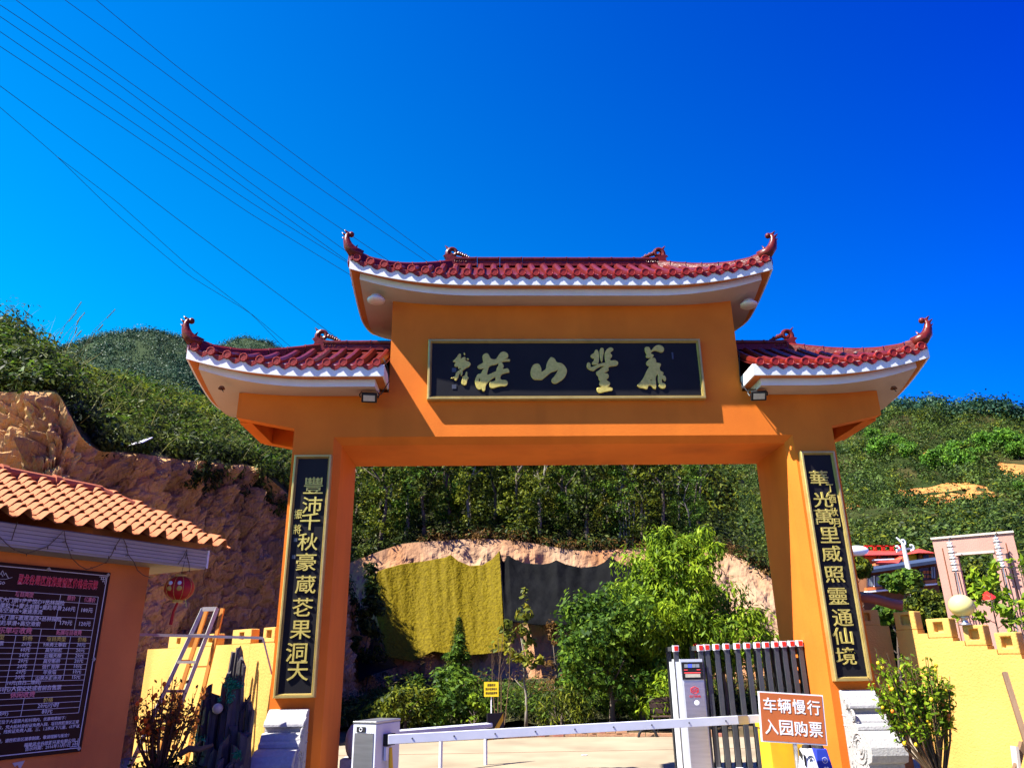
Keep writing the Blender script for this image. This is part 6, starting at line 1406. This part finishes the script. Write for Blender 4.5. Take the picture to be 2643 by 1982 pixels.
# ================================================================== houses, pole and trees below the hillside
def slabuv(poly, y, dep, name, m, parent):
    pts = [at(u, v, y=y) for u, v in poly]; n = len(pts); vs = pts+[q+Vector((0, dep, 0)) for q in pts]
    return MB().add(vs, [tuple(range(n)), tuple(range(2*n-1, n-1, -1))]+[(i, n+i, n+(i+1) % n, (i+1) % n) for i in range(n)]).build(name, m, parent)
def c7(a, c): return (2180+a*.1447, 1380+c*.1447)
def sl(poly, *k): return slabuv([c7(a, c) for a, c in poly], *k)
h = empty('red_roofed_house', at(2300, 1460, y=40), 'long orange house with a bright red roof and rooftop letters below the hillside', 'house')
sl([(150, 360), (1110, 350), (1110, 620), (150, 620)], 40, 5, 'wall', 'brick_o', h)
b = MB(); A_ = [at(*c7(a, c), y=y) for a, c, y in ((130, 362, 39.2), (1130, 350, 39.2), (1060, 288, 43), (310, 275, 43))]; A2 = [at(*c7(130, 362), y=39.2)+Vector((0, 7.6, 0)), at(*c7(1130, 350), y=39.2)+Vector((0, 7.6, 0))]
b.add(A_+A2, [(0, 1, 2, 3), (3, 2, 5, 4), (0, 3, 4), (1, 5, 2), (0, 4, 5, 1)]); b.build('roof', 'redroof', h)
sl([(140, 366), (1120, 354), (1120, 362), (140, 374)], 39.15, .1, 'gutter', 'blackplastic', h)
sl([(650, 385), (775, 385), (775, 412), (650, 412)], 39.9, .08, 'window', 'darkglass', h)
for a in (590, 820, 340): sl([(a, 352), (a+22, 352), (a+22, 600), (a, 600)], 39.8, .15, 'pillar', 'brownwall', h)
for k, a in enumerate((470, 620, 770, 900)):
    b = MB(); q = at(*c7(a, 262), y=42.9)
    for dx, dz, w, hh in ((0, .35, .9, .07), (0, 0, .7, .07), (0, -.35, .9, .07), (-.25, 0, .07, .8), (.2, -.1, .07, .9), (.38, .1, .06, .4)): b.box(q+Vector((dx, 0, dz-.1)), (w, .06, hh))
    tag(b.build('rooftop_letter', 'red', h), None)
h = empty('gabled_house', at(2300, 1460, y=37.5), 'lower orange house with a red gable roof and a white trimmed awning', 'house')
sl([(560, 500), (880, 520), (960, 500), (1040, 395), (1095, 470), (1095, 640), (560, 640)], 38, 3, 'wall', 'brick_o', h)
b = MB(); A_ = [at(*c7(a, c), y=y) for a, c, y in ((545, 490, 37.2), (960, 500, 37.2), (1040, 378, 38.5), (860, 385, 40.5), (700, 450, 40))]; b.add(A_, [(0, 1, 2, 3, 4)]); o = b.build('roof', 'redroof', h, fix=False); o.modifiers.new('t', 'SOLIDIFY').thickness = .12
sl([(520, 436), (885, 420), (890, 440), (530, 458)], 37, .3, 'awning', 'sign_white', h)
h = empty('pavilion', at(2400, 1445, y=42), 'square pavilion with a red pyramid roof and a yellow wall panel', 'building')
sl([(1115, 350), (1320, 330), (1320, 470), (1115, 470)], 41, 3, 'wall', 'sign_yellow', h); sl([(1322, 328), (1590, 326), (1590, 470), (1322, 470)], 41, 3, 'wall', 'brick_o', h)
sl([(1400, 352), (1500, 352), (1505, 412), (1405, 412)], 40.9, .08, 'window', 'darkglass', h); sl([(1308, 325), (1330, 325), (1345, 470), (1322, 470)], 40.8, .2, 'pillar', 'brownwall', h)
b = MB(); A_ = [at(*c7(1095, 352), y=40), at(*c7(1320, 318), y=39.8), at(*c7(1612, 322), y=40), at(*c7(1600, 318), y=45), at(*c7(1100, 335), y=45), at(*c7(1320, 244), y=42.5)]; b.add(A_, [(0, 1, 5), (1, 2, 5), (2, 3, 5), (3, 4, 5), (4, 0, 5)]); b.build('roof', 'redroof', h)
h = empty('blue_roofed_house', at(2330, 1520, y=34), 'two storey brown house with a slate blue roof and orange balcony bands', 'house')
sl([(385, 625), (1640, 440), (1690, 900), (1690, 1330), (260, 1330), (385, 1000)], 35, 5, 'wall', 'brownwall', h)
b = MB(); A_ = [at(*c7(a, c), y=y) for a, c, y in ((330, 640, 34), (1650, 448, 34), (1610, 398, 38), (490, 558, 38))]; b.add(A_, [(0, 1, 2, 3)]); o = b.build('roof', 'blueroof', h, fix=False); o.modifiers.new('t', 'SOLIDIFY').thickness = .18
sl([(395, 735), (660, 705), (668, 918), (400, 935)], 34.9, .1, 'window', 'darkglass', h); sl([(1320, 600), (1625, 565), (1632, 775), (1400, 800)], 34.9, .1, 'window', 'darkglass', h)
for a, w in ((400, 60), (470, 30), (560, 70), (640, 8)): sl([(a, 745), (a+w, 740), (a+w+4, 912), (a+4, 918)], 34.8, .04, 'curtain', 'lcd_off', h)
for a in (395, 520, 530, 655): sl([(a, 728), (a+8, 728), (a+14, 925), (a+6, 925)], 34.75, .05, 'mullion', 'sign_white' if a > 400 else 'brownwall', h)
for a in (1400, 1460, 1520): sl([(a, 640), (a+45, 636), (a+48, 690), (a+4, 694)], 34.8, .04, 'pane', 'brick_o', h); sl([(a+10, 720), (a+52, 716), (a+54, 765), (a+13, 770)], 34.8, .04, 'pane', 'brick_o', h)
for a in (1545, 1585): sl([(a, 570), (a+22, 568), (a+34, 770), (a+12, 772)], 34.75, .05, 'mullion', 'lcd_off', h)
sl([(395, 938), (670, 915), (675, 965), (400, 990)], 34.7, .3, 'balcony', 'sign_orange', h); sl([(1430, 815), (1640, 795), (1640, 850), (1440, 872)], 34.7, .3, 'balcony', 'sign_orange', h); sl([(800, 905), (1150, 870), (1150, 915), (800, 950)], 34.7, .3, 'balcony', 'sign_orange', h)
sl([(400, 1000), (1300, 920), (1300, 945), (400, 1030)], 34.4, .6, 'ledge', 'sign_white', h); sl([(1440, 878), (1660, 860), (1660, 885), (1440, 905)], 34.4, .6, 'ledge', 'sign_white', h)
sl([(270, 1010), (395, 1010), (395, 1180), (270, 1180)], 34.8, .1, 'doorway', 'blackplastic', h)
t = empty('satellite_dish', at(2212, 1420, y=37), 'white satellite dish left of the red roof', 'dish'); q = at(2212, 1421, y=37); MB().ball(q, .75, 18, 10, (1, .35, .42)).build('dish', 'sign_white', t, smooth=True); MB().tube([q, q+Vector((.3, .3, -1.2))], .05, 6).build('mast', 'steel', t)
# telegraph pole
a, c = at(2331, 1404, y=30), at(2356, 1525, y=29); t = empty('utility_pole', Vector((c.x, c.y, 0)), 'concrete utility pole with a crossarm and white insulators in front of the houses', 'utility pole')
MB().tube([c+(c-a)*.3, c, a], [.17, .16, .10], 10).build('pole', 'stone', t); MB().bar(at(2314, 1419, y=29.8), at(2354, 1415, y=30.2), .10, .10).build('crossarm', 'steel2', t)
for u, v in ((2315, 1416), (2352, 1413), (2330, 1400)): q = at(u, v, y=29.9); MB().tube([q+Vector(((.13*math.cos(w)), 0, .14*math.sin(w))) for w in np.linspace(-1.9, 1.9, 9)], .055, 6).build('insulator', 'sign_white', t)
MB().tube([a, a+Vector((-.3, 0, .35))], [.08, .04], 6).build('spike', 'sign_white', t)
def vtree(u, v0, v1, y, wpx, m, label, seed, shape='round', name='leafy_tree', leaf=.3):
    top = at(u, v0, y=y); bot = at(u, v1, y=y); d = (top-Vector(CAM)).dot(Vector(CF)); rx = wpx/2/FPX*d; H = top.z-bot.z; z0 = -1.0
    cm = crown_mesh('crown', rx, H*.45, 60, 56, leaf, m, seed, shape, .5, None, .34); tk = trunk_mesh('trunk', (top.z+bot.z)/2-z0, .07, 'bark', seed, 6, rx*.5, .2, .6)
    tree(name, Vector((bot.x, bot.y, z0)), cm, tk, label, None, 'tree', crown_z=(top.z+bot.z)/2-z0)
vtree(2335, 1468, 1530, 26, 90, 'L_green', 'spreading green tree in front of the blue roofed house', 201)
vtree(2220, 1434, 1500, 30, 54, 'L_forest', 'dark green tree between the right couplet board and the red roof', 202)
vtree(2395, 1512, 1615, 22, 105, 'L_forest', 'dull green tree below the utility pole', 203, leaf=.16)
vtree(2300, 1556, 1615, 19, 70, 'L_green', 'low light green tree above the short battlement wall', 204, leaf=.16)
vtree(2440, 1545, 1640, 12, 60, 'L_forest', 'narrow dark bush at the left foot of the pink frame', 205, leaf=.12)
vtree(2510, 1440, 1560, 16, 110, 'L_forest', 'dark tree seen through the opening of the pink frame', 206, leaf=.16)
vtree(2680, 1440, 1700, 14, 160, 'L_forest', 'dark tree cut by the right edge behind the pink frame', 207, leaf=.2)

# ================================================================== overhead cables
Z3 = .5425
cab = [[(420, -30), (860, 332), (1480, 795), (2110, 1262)], [(280, -20), (760, 330), (1480, 868), (2065, 1268)], [(60, -10), (560, 352), (1180, 790), (1880, 1262)], [(-60, -14), (0, 25), (560, 400), (1180, 862), (1660, 1205)],
       [(-60, 40), (0, 80), (560, 462), (1180, 905), (1670, 1255)], [(-60, 112), (0, 152), (560, 535), (1180, 955), (1672, 1262)], [(-60, 180), (0, 222), (560, 592), (1180, 1010), (1672, 1312)], [(-60, 366), (0, 410), (480, 765), (900, 1085), (1640, 1635)],
       [(-60, 455), (0, 512), (270, 745), (560, 1025), (900, 1310), (1190, 1490), (1400, 1665)], [(270, 745), (560, 965), (900, 1268), (1190, 1490), (1360, 1665)]]
wh = ['topmost', 'second', 'third', 'fourth', 'fifth', 'sixth', 'seventh', 'eighth', 'lowest thick', 'lowest thin']
for k, pts in enumerate(cab):
    n = len(pts); W_ = [at(a*Z3, c*Z3, y=9+(a+60)/2200*16+k*.35) for a, c in pts]
    P_ = resample(W_, 26); tag(MB().tube(P_, .011 if k not in (8, 9) else .009, 5).build('overhead_cable', 'wire', smooth=True), f'{wh[k]} black overhead cable crossing the sky at the upper left', 'cable', 'overhead cables at the upper left')
